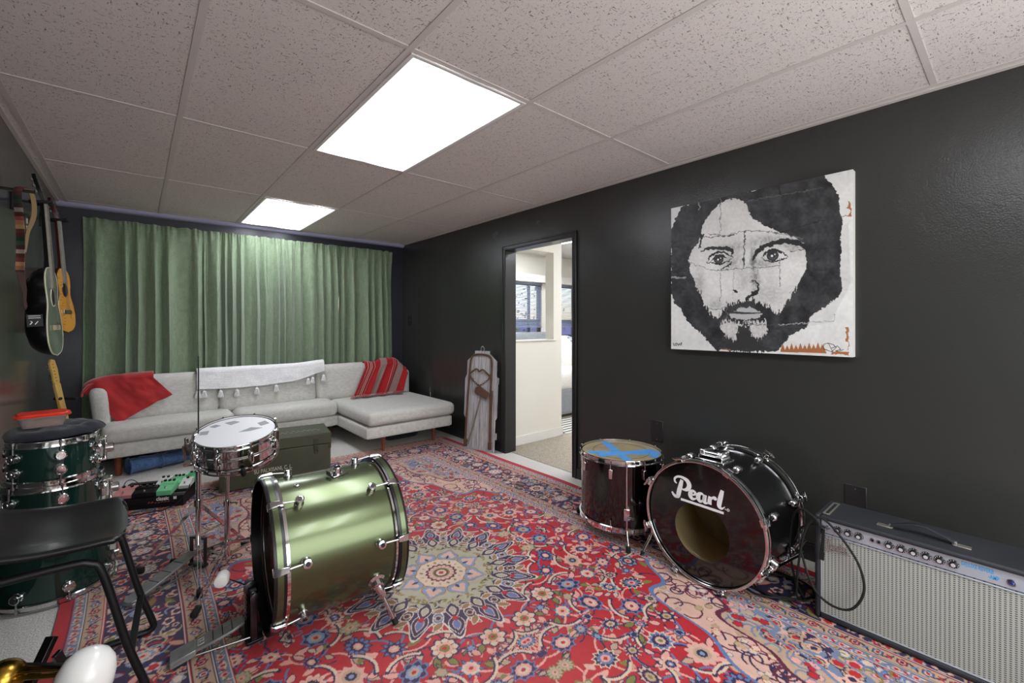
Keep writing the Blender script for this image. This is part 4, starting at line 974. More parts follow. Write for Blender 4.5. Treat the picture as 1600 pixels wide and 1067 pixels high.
for t, R, z in ((t1, .1385, .10), (t2, .157, .12)):     # tom mounts on the right-hand side
    b = MB(); b.cyl(pol(R+.03, .05, z-.055), pol(R+.03, .05, z+.055), .007, n=12); b.box(R-.002, R+.016, -.022, .022, z-.03, z+.03); b.box(R+.01, R+.035, -.03, .03, z-.052, z-.043); b.box(R+.01, R+.035, -.03, .03, z+.043, z+.052)
    o = b.build('mount_bracket', 'chrome', t, bevel=.002); b = MB(); b.lathe([(.0, 0), (.022, 0), (.022, .026), (.018, .029), (0, .029)], (R+.032, 0, z), (1, 0, 0), 20); b.build('mount_knob', 'chrome', o)
# dark cloth practice cover and food box on top
b = MB()
def F(a, c):
    th = a*2*PI; r = c*(.158+.012*math.sin(3*th+1)); e = max(0, c-.82)/.18
    return (r*math.cos(th), r*math.sin(th), .004+.032*(1-.3*c)-.024*e*e+.008*vn2(3+math.cos(th)*c*2, 3+math.sin(th)*c*2, 2, 3)*(1-e)+.004)
b.grid(F, 60, 24); o = b.build('folded_cloth', 'dark_cloth', smooth=0, solid=.012, offs=-.2, sub=1); o.location = (.165, 1.30, .724); tag(o, 'dark navy cloth lying on top of the green drum stack', 'cloth')
o.data.polygons.foreach_set('use_smooth', [True]*len(o.data.polygons))
t = emp('food_container', 'clear plastic food container with bright red lid on the drum stack', 'food container', (.135, 1.27, .771), .15)
mat('clear_plastic', '#e8d8d4', .15, trans=.75); mat('lid_red', '#e03a26', .35); mat('food_scraps', '#c98a5a', .8, var=(60, '#b04a3a', .2))
def rrect(w, d, r, n=5):
    return [(sx*(w-r)+r*math.cos(a0+k*PI/2/n), sy*(d-r)+r*math.sin(a0+k*PI/2/n)) for sx, sy, a0 in ((1, 1, 0), (-1, 1, PI/2), (-1, -1, PI), (1, -1, 1.5*PI)) for k in range(n+1)]
def rr_loft(b, lv):
    n = len(lv[0][0]); vs = []; fs = []
    for poly, z in lv: vs += [(x, y, z) for x, y in poly]
    for j in range(len(lv)-1):
        for i in range(n): fs.append((j*n+i, j*n+(i+1) % n, (j+1)*n+(i+1) % n, (j+1)*n+i))
    fs += [tuple(range(n-1, -1, -1)), tuple((len(lv)-1)*n+i for i in range(n))]; b.add(vs, fs)
b = MB(); rr_loft(b, [(rrect(.062, .045, .02), 0), (rrect(.074, .056, .024), .042), (rrect(.083, .064, .026), .043), (rrect(.083, .064, .026), .046), (rrect(.073, .055, .024), .046), (rrect(.061, .044, .02), .002)]); b.build('tub', 'clear_plastic', t, smooth=30)
b = MB(); rr_loft(b, [(rrect(.086, .067, .027), .046), (rrect(.087, .068, .028), .050), (rrect(.078, .060, .026), .052), (rrect(.074, .056, .024), .058), (rrect(.06, .044, .02), .0585)]); b.build('lid', 'lid_red', t, smooth=30)
b = MB(); b.soft(-.05, .05, -.035, .035, .004, .018, .8, 10, .2); b.build('leftovers', 'food_scraps', t)
# ---------------------------------------------------------------- the big green kick drum
th = math.radians(-2.9)
t = emp('kick_drum', 'satin green bass drum lying on its side on the red rug', 'drum', (.820, .470, .307), ax_rot((math.cos(th), math.sin(th), 0), (0, 0, 1)))
L, R = .494, .270
shell(t, R, L-.10, 'shell_green_satin', 'wood_inside', .05)
for z, s in ((0, 1), (L, -1)):
    b = MB(); b.lathe([(R+.004, z), (R+.018, z), (R+.0185, z+.003*s), (R+.0185, z+.037*s), (R+.018, z+.040*s), (R+.004, z+.040*s)], n=96, closed=True); o = b.build('hoop', 'black_band', t)
    b = MB(); b.lathe([(R+.0186, z+.009*s), (R+.0195, z+.010*s), (R+.0195, z+.029*s), (R+.0186, z+.030*s)], n=96, closed=True); b.build('hoop_inlay', 'shell_green_satin', o)
    b = MB(); b.lathe([(R+.001, z+.041*s), (R+.012, z+.041*s), (R+.013, z+.052*s), (R+.001, z+.054*s)], n=96, closed=True); b.build('flesh_ring', 'chrome', t)
    head(t, R+.004, z+.036*s, 'head_clear' if s > 0 else 'head_black', -s)
    for i in range(8):
        a = math.radians(-10+45*i+(0 if s > 0 else 3)); zl = z+(.105 if s > 0 else .115)*s
        b = MB(); d = pol(1, a, 0); b.lathe([(.017, 0), (.0175, .004), (.0145, .008), (.0145, .024), (.016, .026), (.016, .029), (.010, .031), (0, .031)], pol(R-.001, a, zl), d, 22); lg = b.build('lug', 'chrome', t)
        b = MB(); b.lathe([(.0085, 0), (.0085, .001), (0, .001)], pol(R+.0305, a, zl), d, 12); b.build('lug_cap', 'black_plastic', lg)
        b = MB(); r1 = R+.018; b.cyl(pol(r1, a, zl-.012*s), pol(R+.026, a, z+.03*s), .0028, n=8); b.build('tension_rod', 'steel', lg)
        b = MB(); u = pol(1, a+PI/2, 0)
        c0 = [(R+.021, z+.050*s), (R+.031, z+.046*s), (R+.030, z+.010*s), (R+.022, z-.004*s), (R+.008, z-.005*s), (R+.008, z-.001*s), (R+.0205, z+.001*s), (R+.021, z+.03*s)]
        vs = []
        for sg in (-1, 1):
            for k, (rr, zz) in enumerate(c0): vs.append(pol(rr, a, zz)+u*sg*(.014-.005*abs(zz-z)/.05))
        n_ = len(c0); b.add(vs, [tuple(range(n_-1, -1, -1)), tuple(range(n_, 2*n_))]+[(k, (k+1) % n_, n_+(k+1) % n_, n_+k) for k in range(n_)]); b.build('claw', 'chrome', t, bevel=.0015)
def spur(t, a, z, foot, m='chrome'):
    b = MB(); d = pol(1, a, 0); b.lathe([(.034, 0), (.034, .005), (.024, .012), (.021, .03), (.014, .034), (0, .034)], pol(R-.001, a, z), d, 24); o = b.build('spur', m, t)
    p = pol(R+.022, a, z); M_ = t.matrix_basis if False else None
    f = Vector(foot); b = MB(); q = p+(f-p)*.25; b.tube([p, p+(f-p)*.12, q, p+(f-p)*.3], [.016, .017, .013, .009], 14); b.tube([p, f], .0075, 12); b.build('spur_leg', m, o)
    b = MB(); dd = (f-p).normalized(); b.lathe([(.008, -.03), (.011, -.024), (.011, -.006), (.0, .0)], f, dd, 14); b.build('rubber_tip', 'black_rubber', o)
Mk = Matrix.LocRotScale(t.location, t.rotation_euler, None).inverted()
spur(t, math.radians(118), .375, Mk @ Vector((1.236, .142, .014))); spur(t, math.radians(-118), .375, Mk @ Vector((1.236, .76, .014)))
b = MB(); c0 = pol(R-.001, math.radians(8), .28); b.box(-.034, .034, -.028, .028, 0, .005); b.lathe([(.02, .004), (.017, .03), (.0135, .032), (.0135, .006)], n=20, closed=True); b.cyl((.016, 0, .018), (.042, .004, .018), .006, n=10); b.box(.036, .044, -.014, .02, .011, .025)
b.xf(Matrix.Translation(c0) @ Matrix.Rotation(math.radians(8), 4, 'Z') @ Matrix.Rotation(PI/2, 4, 'Y') @ Matrix.Rotation(.3, 4, 'Z')); b.build('tom_mount', 'chrome', t, bevel=.0015)
b = MB(); b.lathe([(.009, 0), (.010, .002), (.006, .003), (.005, 0)], pol(R, math.radians(14), .115), pol(1, math.radians(14), 0), 18, closed=True); b.build('vent', 'chrome', t)
# ---------------------------------------------------------------- black bass drum with white script
th = math.radians(-1.5)
t = emp('bass_drum', 'black bass drum with white script lettering and a hole in its front head', 'drum', (2.421, -.512, .296), ax_rot((math.cos(th), math.sin(th), 0), (0, 0, 1)))
L, R = .423, .268
shell(t, R, L-.06, 'shell_black', 'shell_inside', .03)
for z, s in ((0, 1), (L, -1)):
    b = MB(); b.lathe([(R+.006, z+.002*s), (R+.0145, z+.004*s), (R+.0145, z+.032*s), (R+.006, z+.034*s)], n=96, closed=True); o = b.build('hoop', 'black_band', t)
    b = MB(); q = [(R+.009+.007*math.cos(k*PI/5), z+(.004+.006*math.sin(k*PI/5))*s) for k in range(10)]; b.lathe(q, n=96, closed=True); b.build('hoop_rim', 'chrome', o)
    b = MB(); b.lathe([(R+.010, z+.020*s), (R+.0165, z+.022*s), (R+.0165, z+.034*s), (R+.010, z+.036*s)], n=96, closed=True); b.build('hoop_rim', 'chrome', o)
# front head with an off-centre port (annular sheet)
hx, hy, hr = -.044, -.006, .128
b = MB(); n_ = 96; vs = []; fs = []
for ring_, (rr, cx, cy) in enumerate(((R+.005, 0, 0), (R*.75, hx*.3, hy*.3), (hr, hx, hy))):
    for k in range(n_):
        a = 2*PI*k/n_
        for zz in (.014, .0155): vs.append((cx+rr*math.cos(a), cy+rr*math.sin(a), zz))
w_ = 2*n_
for g in range(2):
    for k in range(n_):
        k2 = (k+1) % n_
        for q in (0, 1): fs.append((g*w_+2*k+q, g*w_+2*k2+q, (g+1)*w_+2*k2+q, (g+1)*w_+2*k+q))
for g in (0, 2):
    for k in range(n_): k2 = (k+1) % n_; fs.append((g*w_+2*k, g*w_+2*k2, g*w_+2*k2+1, g*w_+2*k+1))
b.add(vs, fs); hd = b.build('front_head', 'head_black', t, smooth=40)
head(t, R+.004, L-.03, 'head_aged', -1, 'rear_head')
# script lettering: plane with x to the viewer's right, y up. viewer looks along +z; right = +Y(local), up = +X(local)
ML = plane_M((0, 0, .0138), (0, 1, 0), (1, 0, 0))
b = MB()
def S(pts, ox=0., oy=0., k=1., closed=False): stroke(b, [(ox+x*k, oy+y*k, w*k*1.18) for x, y, w in pts], ML, .0006, 7, closed)
K = .00104; ox, oy = -.150, .084
S([(34, 4, 3), (20, -2, 6), (8, 4, 5), (2, 12, 3.5), (0, 8, 3)], ox, oy, K)                     # foot curl of the P
S([(22, -2, 5), (30, 4, 8), (36, 30, 9), (44, 62, 8), (49, 82, 6)], ox, oy, K)                   # stem
S([(24, 60, 2), (15, 66, 3.5), (14, 80, 4), (28, 92, 4), (52, 94, 5), (76, 84, 8), (84, 64, 9), (74, 46, 7), (56, 40, 3.5), (46, 44, 2)], ox, oy, K)   # bowl
S([(92, 28, 2.5), (108, 32, 3.5), (112, 42, 5), (102, 48, 4), (92, 40, 7.5), (89, 24, 8), (98, 12, 6), (112, 15, 3), (120, 22, 2)], ox, oy, K)        # e
S([(152, 42, 3), (140, 47, 4.5), (128, 38, 8), (126, 22, 8), (135, 11, 5), (148, 20, 3.5), (154, 38, 3)], ox, oy, K); S([(157, 46, 6.5), (154, 26, 7.5), (156, 14, 7), (166, 13, 3), (172, 20, 1.5)], ox, oy, K)   # a
S([(180, 46, 6.5), (177, 26, 7.5), (177, 11, 7.5)], ox, oy, K); S([(181, 30, 2.5), (190, 43, 4), (200, 44, 7), (206, 38, 4)], ox, oy, K)              # r
S([(232, 88, 6), (226, 62, 8), (220, 34, 8.5), (219, 17, 7.5), (228, 10, 4.5), (238, 16, 2), (242, 22, 1.2)], ox, oy, K)                              # l
S([(44, -7, 4.6), (120, -7, 4.6), (238, -7, 4.6)], ox, oy, K)                                   # underline
S([(251, 12, 1.), (256, 17, 1.), (261, 12, 1.), (256, 7, 1.)], ox, oy, K, True); text(b, 'R', .009, ML @ Matrix.Translation((ox+.2525, oy+.009, 0)), .0004)
b.build('lettering', 'lettering_white', hd, smooth=0)
b = MB(); text(b, 'drummer', .011, ML @ Matrix.Translation((-.055, -.158, 0)), .0003) if False else stroke(b, [(-.050, -.150, .0009), (-.03, -.155, .0009), (-.012, -.158, .0009)], ML, .0005)
b.build('small_mark', 'tape_grey', hd, smooth=0)
for z, s in ((0, 1), (L, -1)):
    for i in range(8):
        a = math.radians(25+45*i); u = pol(1, a+PI/2, 0)
        b = MB(); c0 = [(R+.017, z+.030*s), (R+.030, z+.030*s), (R+.030, z+.004*s), (R+.022, z-.010*s), (R+.006, z-.010*s), (R+.006, z-.005*s), (R+.017, z+.0*s)]; vs = []
        for sg in (-1, 1):
            for rr, zz in c0: vs.append(pol(rr+(.004 if rr > R+.02 else 0), a, zz*1.0+(-.006*s if rr < R+.023 and (zz-z)*s < 0 else 0))+u*sg*.014)
        n2_ = len(c0); b.add(vs, [tuple(range(n2_-1, -1, -1)), tuple(range(n2_, 2*n2_))]+[(k, (k+1) % n2_, n2_+(k+1) % n2_, n2_+k) for k in range(n2_)]); cl = b.build('claw', 'chrome', t, bevel=.0015)
        b = MB(); b.cyl(pol(R+.026, a, z-.016*s), pol(R+.026, a, z+.085*s), .004, n=8); p = pol(R+.026, a, z-.020*s); b.tube([p-u*.026+pol(.006, a, 0), p-u*.012, p, p+u*.012, p+u*.026-pol(.006, a, 0)], [.004, .0065, .0075, .0065, .004], 8); b.build('wing_screw', 'chrome', cl)
        b = MB(); p = pol(R+.013, a, z+.075*s); b.soft(-.018, .020, -.017, .017, -.028, .028, .5, 6); b.xf(Matrix.Translation(pol(R+.016, a, z+.098*s)) @ Matrix.Rotation(a, 4, 'Z')); b.build('lug', 'chrome', t)
# tom holder plate on top, near the front
b = MB(); b.box(-.0, .016, -.068, .068, -.055, .055); b.box(.012, .034, -.056, .056, -.044, .044); b.box(.03, .056, -.052, -.030, -.04, .04); b.box(.03, .056, .030, .052, -.04, .04); b.cyl((.038, -.05, -.02), (.038, .05, -.02), .012, n=12)
b.xf(Matrix.Rotation(.0, 4, 'Z') @ Matrix.Translation((R-.008, 0, .13))); b.build('tom_mount', 'chrome', t, bevel=.004)
b = MB(); b.tube([(R+.03, .02, .16), (R+.055, .03, .19), (R+.05, .06, .20)], .007, 10); b.build('mount_wing', 'chrome', t)
for sg in (1, -1):
    a = math.radians(112)*sg
    b = MB(); d = pol(1, a, 0); b.lathe([(.032, 0), (.032, .006), (.025, .010), (.023, .034), (.018, .038), (0, .038)], pol(R-.001, a, .10), d, 22); o = b.build('spur', 'chrome', t)
    p = pol(R+.03, a, .10); fo = Vector((-.282, sg*.325, .02)) if sg < 0 else pol(R+.06, a*.97, .30)
    b = MB(); b.tube([p, fo], .008, 12); b.tube([p+(fo-p)*.4-Vector((.012, 0, 0)), p+(fo-p)*.4+Vector((.022, 0, 0))], [.004, .006], 8); b.build('spur_leg', 'chrome', o)
    b = MB(); b.lathe([(.008, -.02), (.011, -.015), (.006, .006), (0, .008)], fo, (fo-p), 12); b.build('rubber_tip', 'black_rubber', o)
# ---------------------------------------------------------------- black floor tom
t = emp('floor_tom', 'black floor tom with blue masking tape crossed over its worn top head', 'drum', (2.632, .066, .0))
z0, z1, R = .082, .470, .229
shell(t, R, z1-z0-.02, 'shell_black_gloss', z0=z0+.01); hoop(t, R+.001, z1-.022, .022); hoop(t, R+.001, z0+.024, -.024)
hd = head(t, R, z1-.008, 'head_aged'); head(t, R, z0+.006, 'head_white', -1)
ca = math.atan2(-1.4613-.066, .4425-2.632)                      # direction of the camera side
def strip(hd, x0, y0, x1, y1, w, z, m='tape_blue', name='tape'):
    R_ = random.Random(int(x0*1e4+y1*999)); n = 14; P0 = Vector((x0, y0, 0)); P1 = Vector((x1, y1, 0)); d = (P1-P0).normalized(); u = Vector((-d.y, d.x, 0)); vs = []
    for k in range(n+1):
        p = P0+(P1-P0)*k/n
        for sg in (-1, 1): q = p+u*sg*w*(.5+.05*R_.random()); vs += [(q.x, q.y, z), (q.x, q.y, z+.0006)]
    fs = []
    for k in range(n): a = 4*k; fs += [(a+1, a+5, a+7, a+3), (a, a+2, a+6, a+4), (a, a+4, a+5, a+1), (a+2, a+3, a+7, a+6)]
    fs += [(0, 1, 3, 2), (4*n, 4*n+2, 4*n+3, 4*n+1)]; b = MB(); b.add(vs, fs); return b.build(name, m, hd, smooth=0)
strip(hd, -.17, .105, .10, -.165, .055, z1-.0068); strip(hd, .08, .18, -.13, -.14, .05, z1-.0061); strip(hd, .15, -.12, -.18, .02, .05, z1-.0054); strip(hd, .02, -.2, .14, -.15, .04, z1-.0047)
b = MB(); b.tube([pol(.16, k*2*PI/64, z1-.0069) for k in range(64)], .0012, 6, True); b.build('ring_mark', 'black_band', hd)
for i in range(8):
    a = ca+math.radians(-13+45*i)
    for zz, hz in ((z1-.075, z1-.002), (z0+.065, z0+.002)):
        b = MB(); b.prism([(-.009, -.026), (.009, -.026), (.011, .022), (.006, .027), (-.006, .027), (-.011, .022)], .014); M_ = plane_M(pol(R-.001, a, zz), pol(1, a+PI/2, 0), (0, 0, 1 if hz > zz else -1)); b.xf(M_)
        o = b.build('lug', 'chrome', t, bevel=.003); b = MB(); b.cyl(pol(R+.009, a, zz), pol(R+.009, a, hz), .003, n=8); b.cyl(pol(R+.009, a, hz), pol(R+.009, a, hz+(.007 if hz > zz else -.007)), .005, n=6); b.build('tension_rod', 'chrome', o)
for da in (0.13, 2.1, -2.05):
    a = ca+da; b = MB(); b.box(0, .026, -.017, .017, -.032, .032); b.xf(Matrix.Translation(pol(R-.002, a, .19)) @ Matrix.Rotation(a, 4, 'Z')); o = b.build('leg_bracket', 'chrome', t, bevel=.005)
    b = MB(); b.tube([pol(R+.03, a, .18), pol(R+.045, a+.12, .18)], [.005, .008], 8); b.build('wing_nut', 'chrome', o)
    b = MB(); b.tube(spline([pol(R+.014, a, .465), pol(R+.014, a, .25), pol(R+.014, a, .12), pol(R+.018, a, .10), pol(R+.055, a, .055), pol(R+.062, a, .03)], 5), .0055, 12); lg = b.build('leg', 'chrome', t)
    b = MB(); b.lathe([(.010, .0), (.014, .004), (.013, .028), (.007, .034), (.0, .034)], pol(R+.062, a, 0.0115), (0, 0, 1), 16); b.build('rubber_foot', 'black_rubber', lg)
# ---------------------------------------------------------------- snare drum
nrm = Vector((-.096, -.211, 1)).normalized()
t = emp('snare_drum', 'chrome snare drum with grey tape patches on its white head, tilted on a stand', 'drum', Vector((.832, 1.106, .672))-nrm*.145, ax_rot(nrm, (-1, 0, 0)))
R, H = .178, .145
b = MB(); pr = [(R-.004, .012), (R, .014), (R, .03), (R-.001, .063), (R+.003, .067), (R+.003, .070), (R, .0725), (R+.003, .075), (R+.003, .078), (R-.001, .082), (R, .115), (R, .131), (R-.004, .133)]
b.lathe(pr, n=96); b.build('shell', 'chrome', t, smooth=30)
hoop(t, R+.001, H-.02, .02); hoop(t, R+.001, .02, -.02); hd = head(t, R, H-.005, 'head_white'); head(t, R, .006, 'head_clear', -1)
Mi = Matrix.LocRotScale(t.location, t.rotation_euler, None).inverted()
def hat_pt(u, v):       # world point on the top-head plane for a tape patch laid out from the study
    a = (u-PPX)/FPX; S_, C_ = math.sin(.7005), math.cos(.7005); d = Vector((S_+a*C_, C_-a*S_, (PPY-v)/FPX)); o0 = Vector((.4425, -1.4613, 1.21)); p0 = t.location+nrm*H
    return Mi @ (o0+d*((p0-o0).dot(nrm)/d.dot(nrm)))
for P_ in (((311, 679), (324, 678), (327, 672), (313, 674)), ((327, 666), (335, 667.5), (345, 664), (337, 662.5)), ((351, 660), (361, 663), (375, 658), (366, 656.5)), ((402, 660), (408, 664), (421, 660), (414, 656)), ((373, 674), (391, 672), (410, 667), (392, 666.5))):
    Q = [hat_pt(u, v) for u, v in P_]; b = MB(); b.add([(q.x, q.y, H-.0038) for q in Q]+[(q.x, q.y, H-.0031) for q in Q], [(3, 2, 1, 0), (4, 5, 6, 7), (0, 1, 5, 4), (1, 2, 6, 5), (2, 3, 7, 6), (3, 0, 4, 7)]); b.build('tape_patch', 'tape_grey', hd, smooth=0)
for i in range(8):
    a = math.radians(10+45*i); b = MB(); b.soft(R-.002, R+.018, -.011, .011, .042, .103, .55, 8); b.xf(Matrix.Rotation(a, 4, 'Z')); o = b.build('lug', 'chrome', t)
    b = MB(); b.cyl(pol(R+.011, a, .004), pol(R+.011, a, H-.002), .003, n=8); b.cyl(pol(R+.011, a, H-.004), pol(R+.011, a, H+.006), .005, n=6); b.build('tension_rod', 'chrome', o)
a = math.radians(-12); b = MB(); b.box(R-.002, R+.02, -.02, .02, .02, .12); b.box(R+.018, R+.04, -.012, .012, .05, .115); b.cyl((R+.03, 0, .115), (R+.03, 0, .14), .009, n=14); b.box(R+.035, R+.05, -.006, .006, .03, .1); b.box(R+.01, R+.05, -.022, .022, -.002, .012); b.xf(Matrix.Rotation(a, 4, 'Z')); b.build('strainer', 'chrome', t, bevel=.002)
a = math.radians(188); b = MB(); b.box(R-.002, R+.02, -.02, .02, .02, .09); b.xf(Matrix.Rotation(a, 4, 'Z')); b.build('butt_plate', 'chrome', t, bevel=.003)
# ---------------------------------------------------------------- snare stand
SBX, SBY = .795, 1.118
t = emp('snare_stand', 'chrome snare stand with double-braced legs holding the tilted snare drum', 'drum stand', (SBX, SBY, 0.012))
b = MB(); b.cyl((0, 0, .035), (0, 0, .30), .0125, n=16); o = b.build('lower_tube', 'chrome', t)
b = MB(); b.cyl((0, 0, .28), (0, 0, .44), .009, n=16); b.build('upper_tube', 'chrome', t)
b = MB(); b.cyl((0, 0, .285), (0, 0, .312), .018, n=16); b.tube([(.0, 0, .298), (.03, -.02, .298), (.04, -.024, .292)], [.006, .004, .008], 8); b.build('height_clamp', 'chrome', t)
for k, (fx, fy) in enumerate(((.632, .734), (.60, 1.26), (1.09, 1.18))):
    d = Vector((fx-SBX, fy-SBY, 0)); u = d.normalized(); w_ = Vector((-u.y, u.x, 0))
    lg = MB()
    for sg in (-1, 1): lg.bar(Vector((0, 0, .10))+w_*sg*.008, d+Vector((0, 0, .018))+w_*sg*.008, .002, .012)
    leg = lg.build('leg', 'chrome', t)
    b = MB()
    for sg in (-1, 1): b.bar(Vector((0, 0, .035))+w_*sg*.0055, d*.5+Vector((0, 0, .062))+w_*sg*.0055, .002, .010)
    b.build('brace', 'chrome', leg)
    b = MB(); b.soft(-.032, .032, -.014, .014, -.0, .026, .45, 6); b.xf(Matrix.Translation(d+Vector((0, 0, 0.0005))) @ Matrix.Rotation(math.atan2(u.y, u.x), 4, 'Z')); b.build('rubber_foot', 'black_rubber', leg)
b = MB(); b.cyl((0, 0, .088), (0, 0, .112), .02, n=16); b.build('leg_collar', 'chrome', t)
bt = MB(); base = (t_ := Vector((.832, 1.106, .672))-nrm*.150)-Vector((SBX, SBY, .012)); hub = base-nrm*.075
b = MB(); b.tube([(0, 0, .44), hub*.5+Vector((0, 0, .24)), hub-nrm*.02], [.01, .011, .012], 10); b.lathe([(.018, -.02), (.018, .02), (.012, .03), (0, .03)], hub, nrm, 16); b.build('basket_hub', 'chrome', t)
for k, a in enumerate((2.55, .45, 4.65)):
    u_ = Vector((math.cos(a), math.sin(a), 0)); u_ = (u_-nrm*u_.dot(nrm)).normalized()
    p1 = hub+u_*.10+nrm*.045; p2 = base+u_*.183+nrm*.004
    b = MB(); b.bar(hub, p1, .012, .004); b.bar(p1, p2, .012, .004); b.bar(p2, p2+nrm*.03+u_*.014, .014, .004); ar = b.build('basket_arm', 'chrome', t)
    b = MB(); b.soft(-.016, .012, -.012, .012, -.006, .036, .5, 6); M_ = Matrix((u_, nrm.cross(u_), nrm)).transposed().to_4x4(); b.xf(Matrix.Translation(p2+u_*.02) @ M_); b.build('rubber_grip', 'black_rubber', ar)
# ---------------------------------------------------------------- hi-hat stand
HX, HY = .680, 1.170
t = emp('hi_hat_stand', 'chrome hi-hat stand without cymbals, with grey foot pedal and tall bare rod', 'drum stand', (HX, HY, .012))
b = MB(); b.cyl((0, 0, .10), (0, 0, .585), .0125, n=18); b.lathe([(.013, 0), (.02, .003), (.02, .008), (.013, .012)], (0, 0, .585)); b.build('tube', 'chrome', t)
b = MB(); b.cyl((0, 0, .58), (0, 0, 1.04), .0032, n=8); b.build('pull_rod', 'dark_steel', t)
b = MB(); b.cyl((0, 0, .30), (0, 0, .33), .02, n=16); b.tube([(0, 0, .315), (-.03, .0, .318), (-.045, .0, .30)], [.006, .004, .007], 8); b.build('leg_collar', 'chrome', t)
for fx, fy in ((.452, 1.27), (.90, 1.26), (.657, .87)):
    d = Vector((fx-HX, fy-HY, 0)); u = d.normalized(); w_ = Vector((-u.y, u.x, 0)); lg = MB()
    for sg in (-1, 1): lg.bar(Vector((0, 0, .31))+w_*sg*.007, d+Vector((0, 0, .02))+w_*sg*.006, .0022, .014)
    leg = lg.build('leg', 'chrome', t)
    b = MB(); b.bar((0, 0, .15), d*.52+Vector((0, 0, .165)), .012, .003); b.build('brace', 'chrome', leg)
    b = MB(); b.soft(-.026, .026, -.012, .012, 0, .034, .45, 6); b.xf(Matrix.Translation(d) @ Matrix.Rotation(math.atan2(u.y, u.x), 4, 'Z')); b.build('rubber_foot', 'black_rubber', leg)
# pedal frame and footboard
hd_ = Vector((.425-HX, .985-HY, 0)); pu = hd_.normalized(); pw = Vector((-pu.y, pu.x, 0))
b = MB()
for sg in (-1, 1): b.bar(pw*sg*.042+Vector((0, 0, .0)), pw*sg*.042+Vector((0, 0, .135)), .010, .014, pu)
b.bar(pw*.047+Vector((0, 0, .14)), pw*-.047+Vector((0, 0, .14)), .016, .012); b.bar(pw*.047+Vector((0, 0, .008)), pw*-.047+Vector((0, 0, .008)), .03, .012); b.build('pedal_frame', 'dark_steel', t, bevel=.002)
b = MB(); b.bar((0, 0, .10), (0, 0, .13), .012, .004); b.tube([(0, 0, .13), (0, 0, .095), pu*.03+Vector((0, 0, .062))], .004, 6); b.build('pull_chain', 'steel', t)
def footboard(par, p, q, w, m='pedal_grey'):
    """p toe end (high), q heel end (low)"""
    p, q = Vector(p), Vector(q); d = q-p; Lb = d.length; X_ = d.normalized(); Y_ = Vector((-X_.y, X_.x, 0)).normalized(); M_ = plane_M(p, X_, Y_)
    b = MB(); P_ = [(0, -w*.28), (.03*Lb, -w*.34), (.25*Lb, -w*.5), (.72*Lb, -w*.5), (Lb, -w*.42), (Lb+.012, -w*.3), (Lb+.016, 0), (Lb+.012, w*.3), (Lb, w*.42), (.72*Lb, w*.5), (.25*Lb, w*.5), (.03*Lb, w*.34), (0, w*.28)]
    b.prism(P_, .004, M_, -.006); o = b.build('footboard', m, par, bevel=.002)
    b = MB()
    for k in range(3): b.box(.25*Lb+k*.2*Lb, .25*Lb+k*.2*Lb+.003, -w*.4, w*.4, .004, .0046, M_)
    b.build('grooves', 'black_plastic', o, smooth=0); return o, M_, Lb
mat('pedal_grey', '#8f9190', .38, .6, var=(30, '#a2a4a3', .2))
footboard(t, pu*.03+Vector((0, 0, .085)), hd_+Vector((0, 0, .022)), .07)
b = MB(); b.tube([pw*.02+Vector((0, 0, .008)), hd_*.97+pw*.015+Vector((0, 0, .008))], .003, 6); b.build('base_rod', 'steel', t); b = MB(); b.tube([pw*-.02+Vector((0, 0, .008)), hd_*.97-pw*.015+Vector((0, 0, .008))], .003, 6); b.build('base_rod', 'steel', t)
b = MB(); b.bar(hd_*.92+Vector((0, 0, .008)), hd_*1.04+Vector((0, 0, .008)), .06, .014); b.build('heel_plate', 'pedal_grey', t, bevel=.003)
# ---------------------------------------------------------------- kick pedal
KX, KY = .782, .452
t = emp('kick_pedal', 'grey bass drum pedal with white beater in front of the green kick drum', 'drum pedal', (KX, KY, .012), math.radians(3))
fr = MB()
for sg in (-1, 1): fr.box(-.012, .012, sg*.045-.006, sg*.045+.006, 0, .19)
b = fr; b.box(-.012, .012, -.05, .05, .176, .192); b.build('upright_frame', 'dark_steel', t, bevel=.003)
b = MB(); b.box(-.028, .03, -.06, .06, 0, .012); b.box(.0, .04, -.022, .022, .008, .03); b.build('base_plate', 'black_plastic', t, bevel=.003)
b = MB(); b.cyl((0, -.062, .184), (0, .062, .184), .006, n=12); b.lathe([(.020, -.006), (.026, -.004), (.026, .004), (.020, .006)], (0, 0, .184), (0, 1, 0), 24); b.lathe([(.010, -.006), (.017, -.004), (.017, .006), (.01, .008)], (0, -.065, .175), (0, 1, 0), 18); b.build('cam_axle', 'dark_steel', t)
ch = MB()
for k in range(11):
    z = .172-k*.0095; M_ = Matrix.Translation((-.02, 0, z)) @ Matrix.Rotation(k*PI/2, 4, 'Z')
    ch.tube([M_ @ Vector((.0045*math.cos(q*PI/4), 0, .0075*math.sin(q*PI/4))) for q in range(8)], .0015, 5, True)
ch.build('drive_chain', 'steel', t)
hx_, hy_ = -.245, .02
M0 = Matrix.LocRotScale(t.location, t.rotation_euler, None).inverted()
hl = M0 @ Vector((.535, .470, .03)); tp = Vector((-.024, 0, .075))
o, M_, Lb = footboard(t, tp, (hl-tp)*.66+tp, .078)
b = MB(); text(b, '2', .02, M_ @ Matrix.Translation((Lb*.93, -.008, .0046)) @ Matrix.Rotation(PI/2, 4, 'Z'), .0003); b.box(Lb*.84, Lb*.845, -.016, .016, .0043, .005, M_); b.box(Lb*.96, Lb*.965, -.016, .016, .0043, .005, M_); b.box(Lb*.84, Lb*.965, -.018, -.016, .0043, .005, M_); b.box(Lb*.84, Lb*.965, .016, .018, .0043, .005, M_); b.build('logo_plate', 'white_plastic', o, smooth=0)
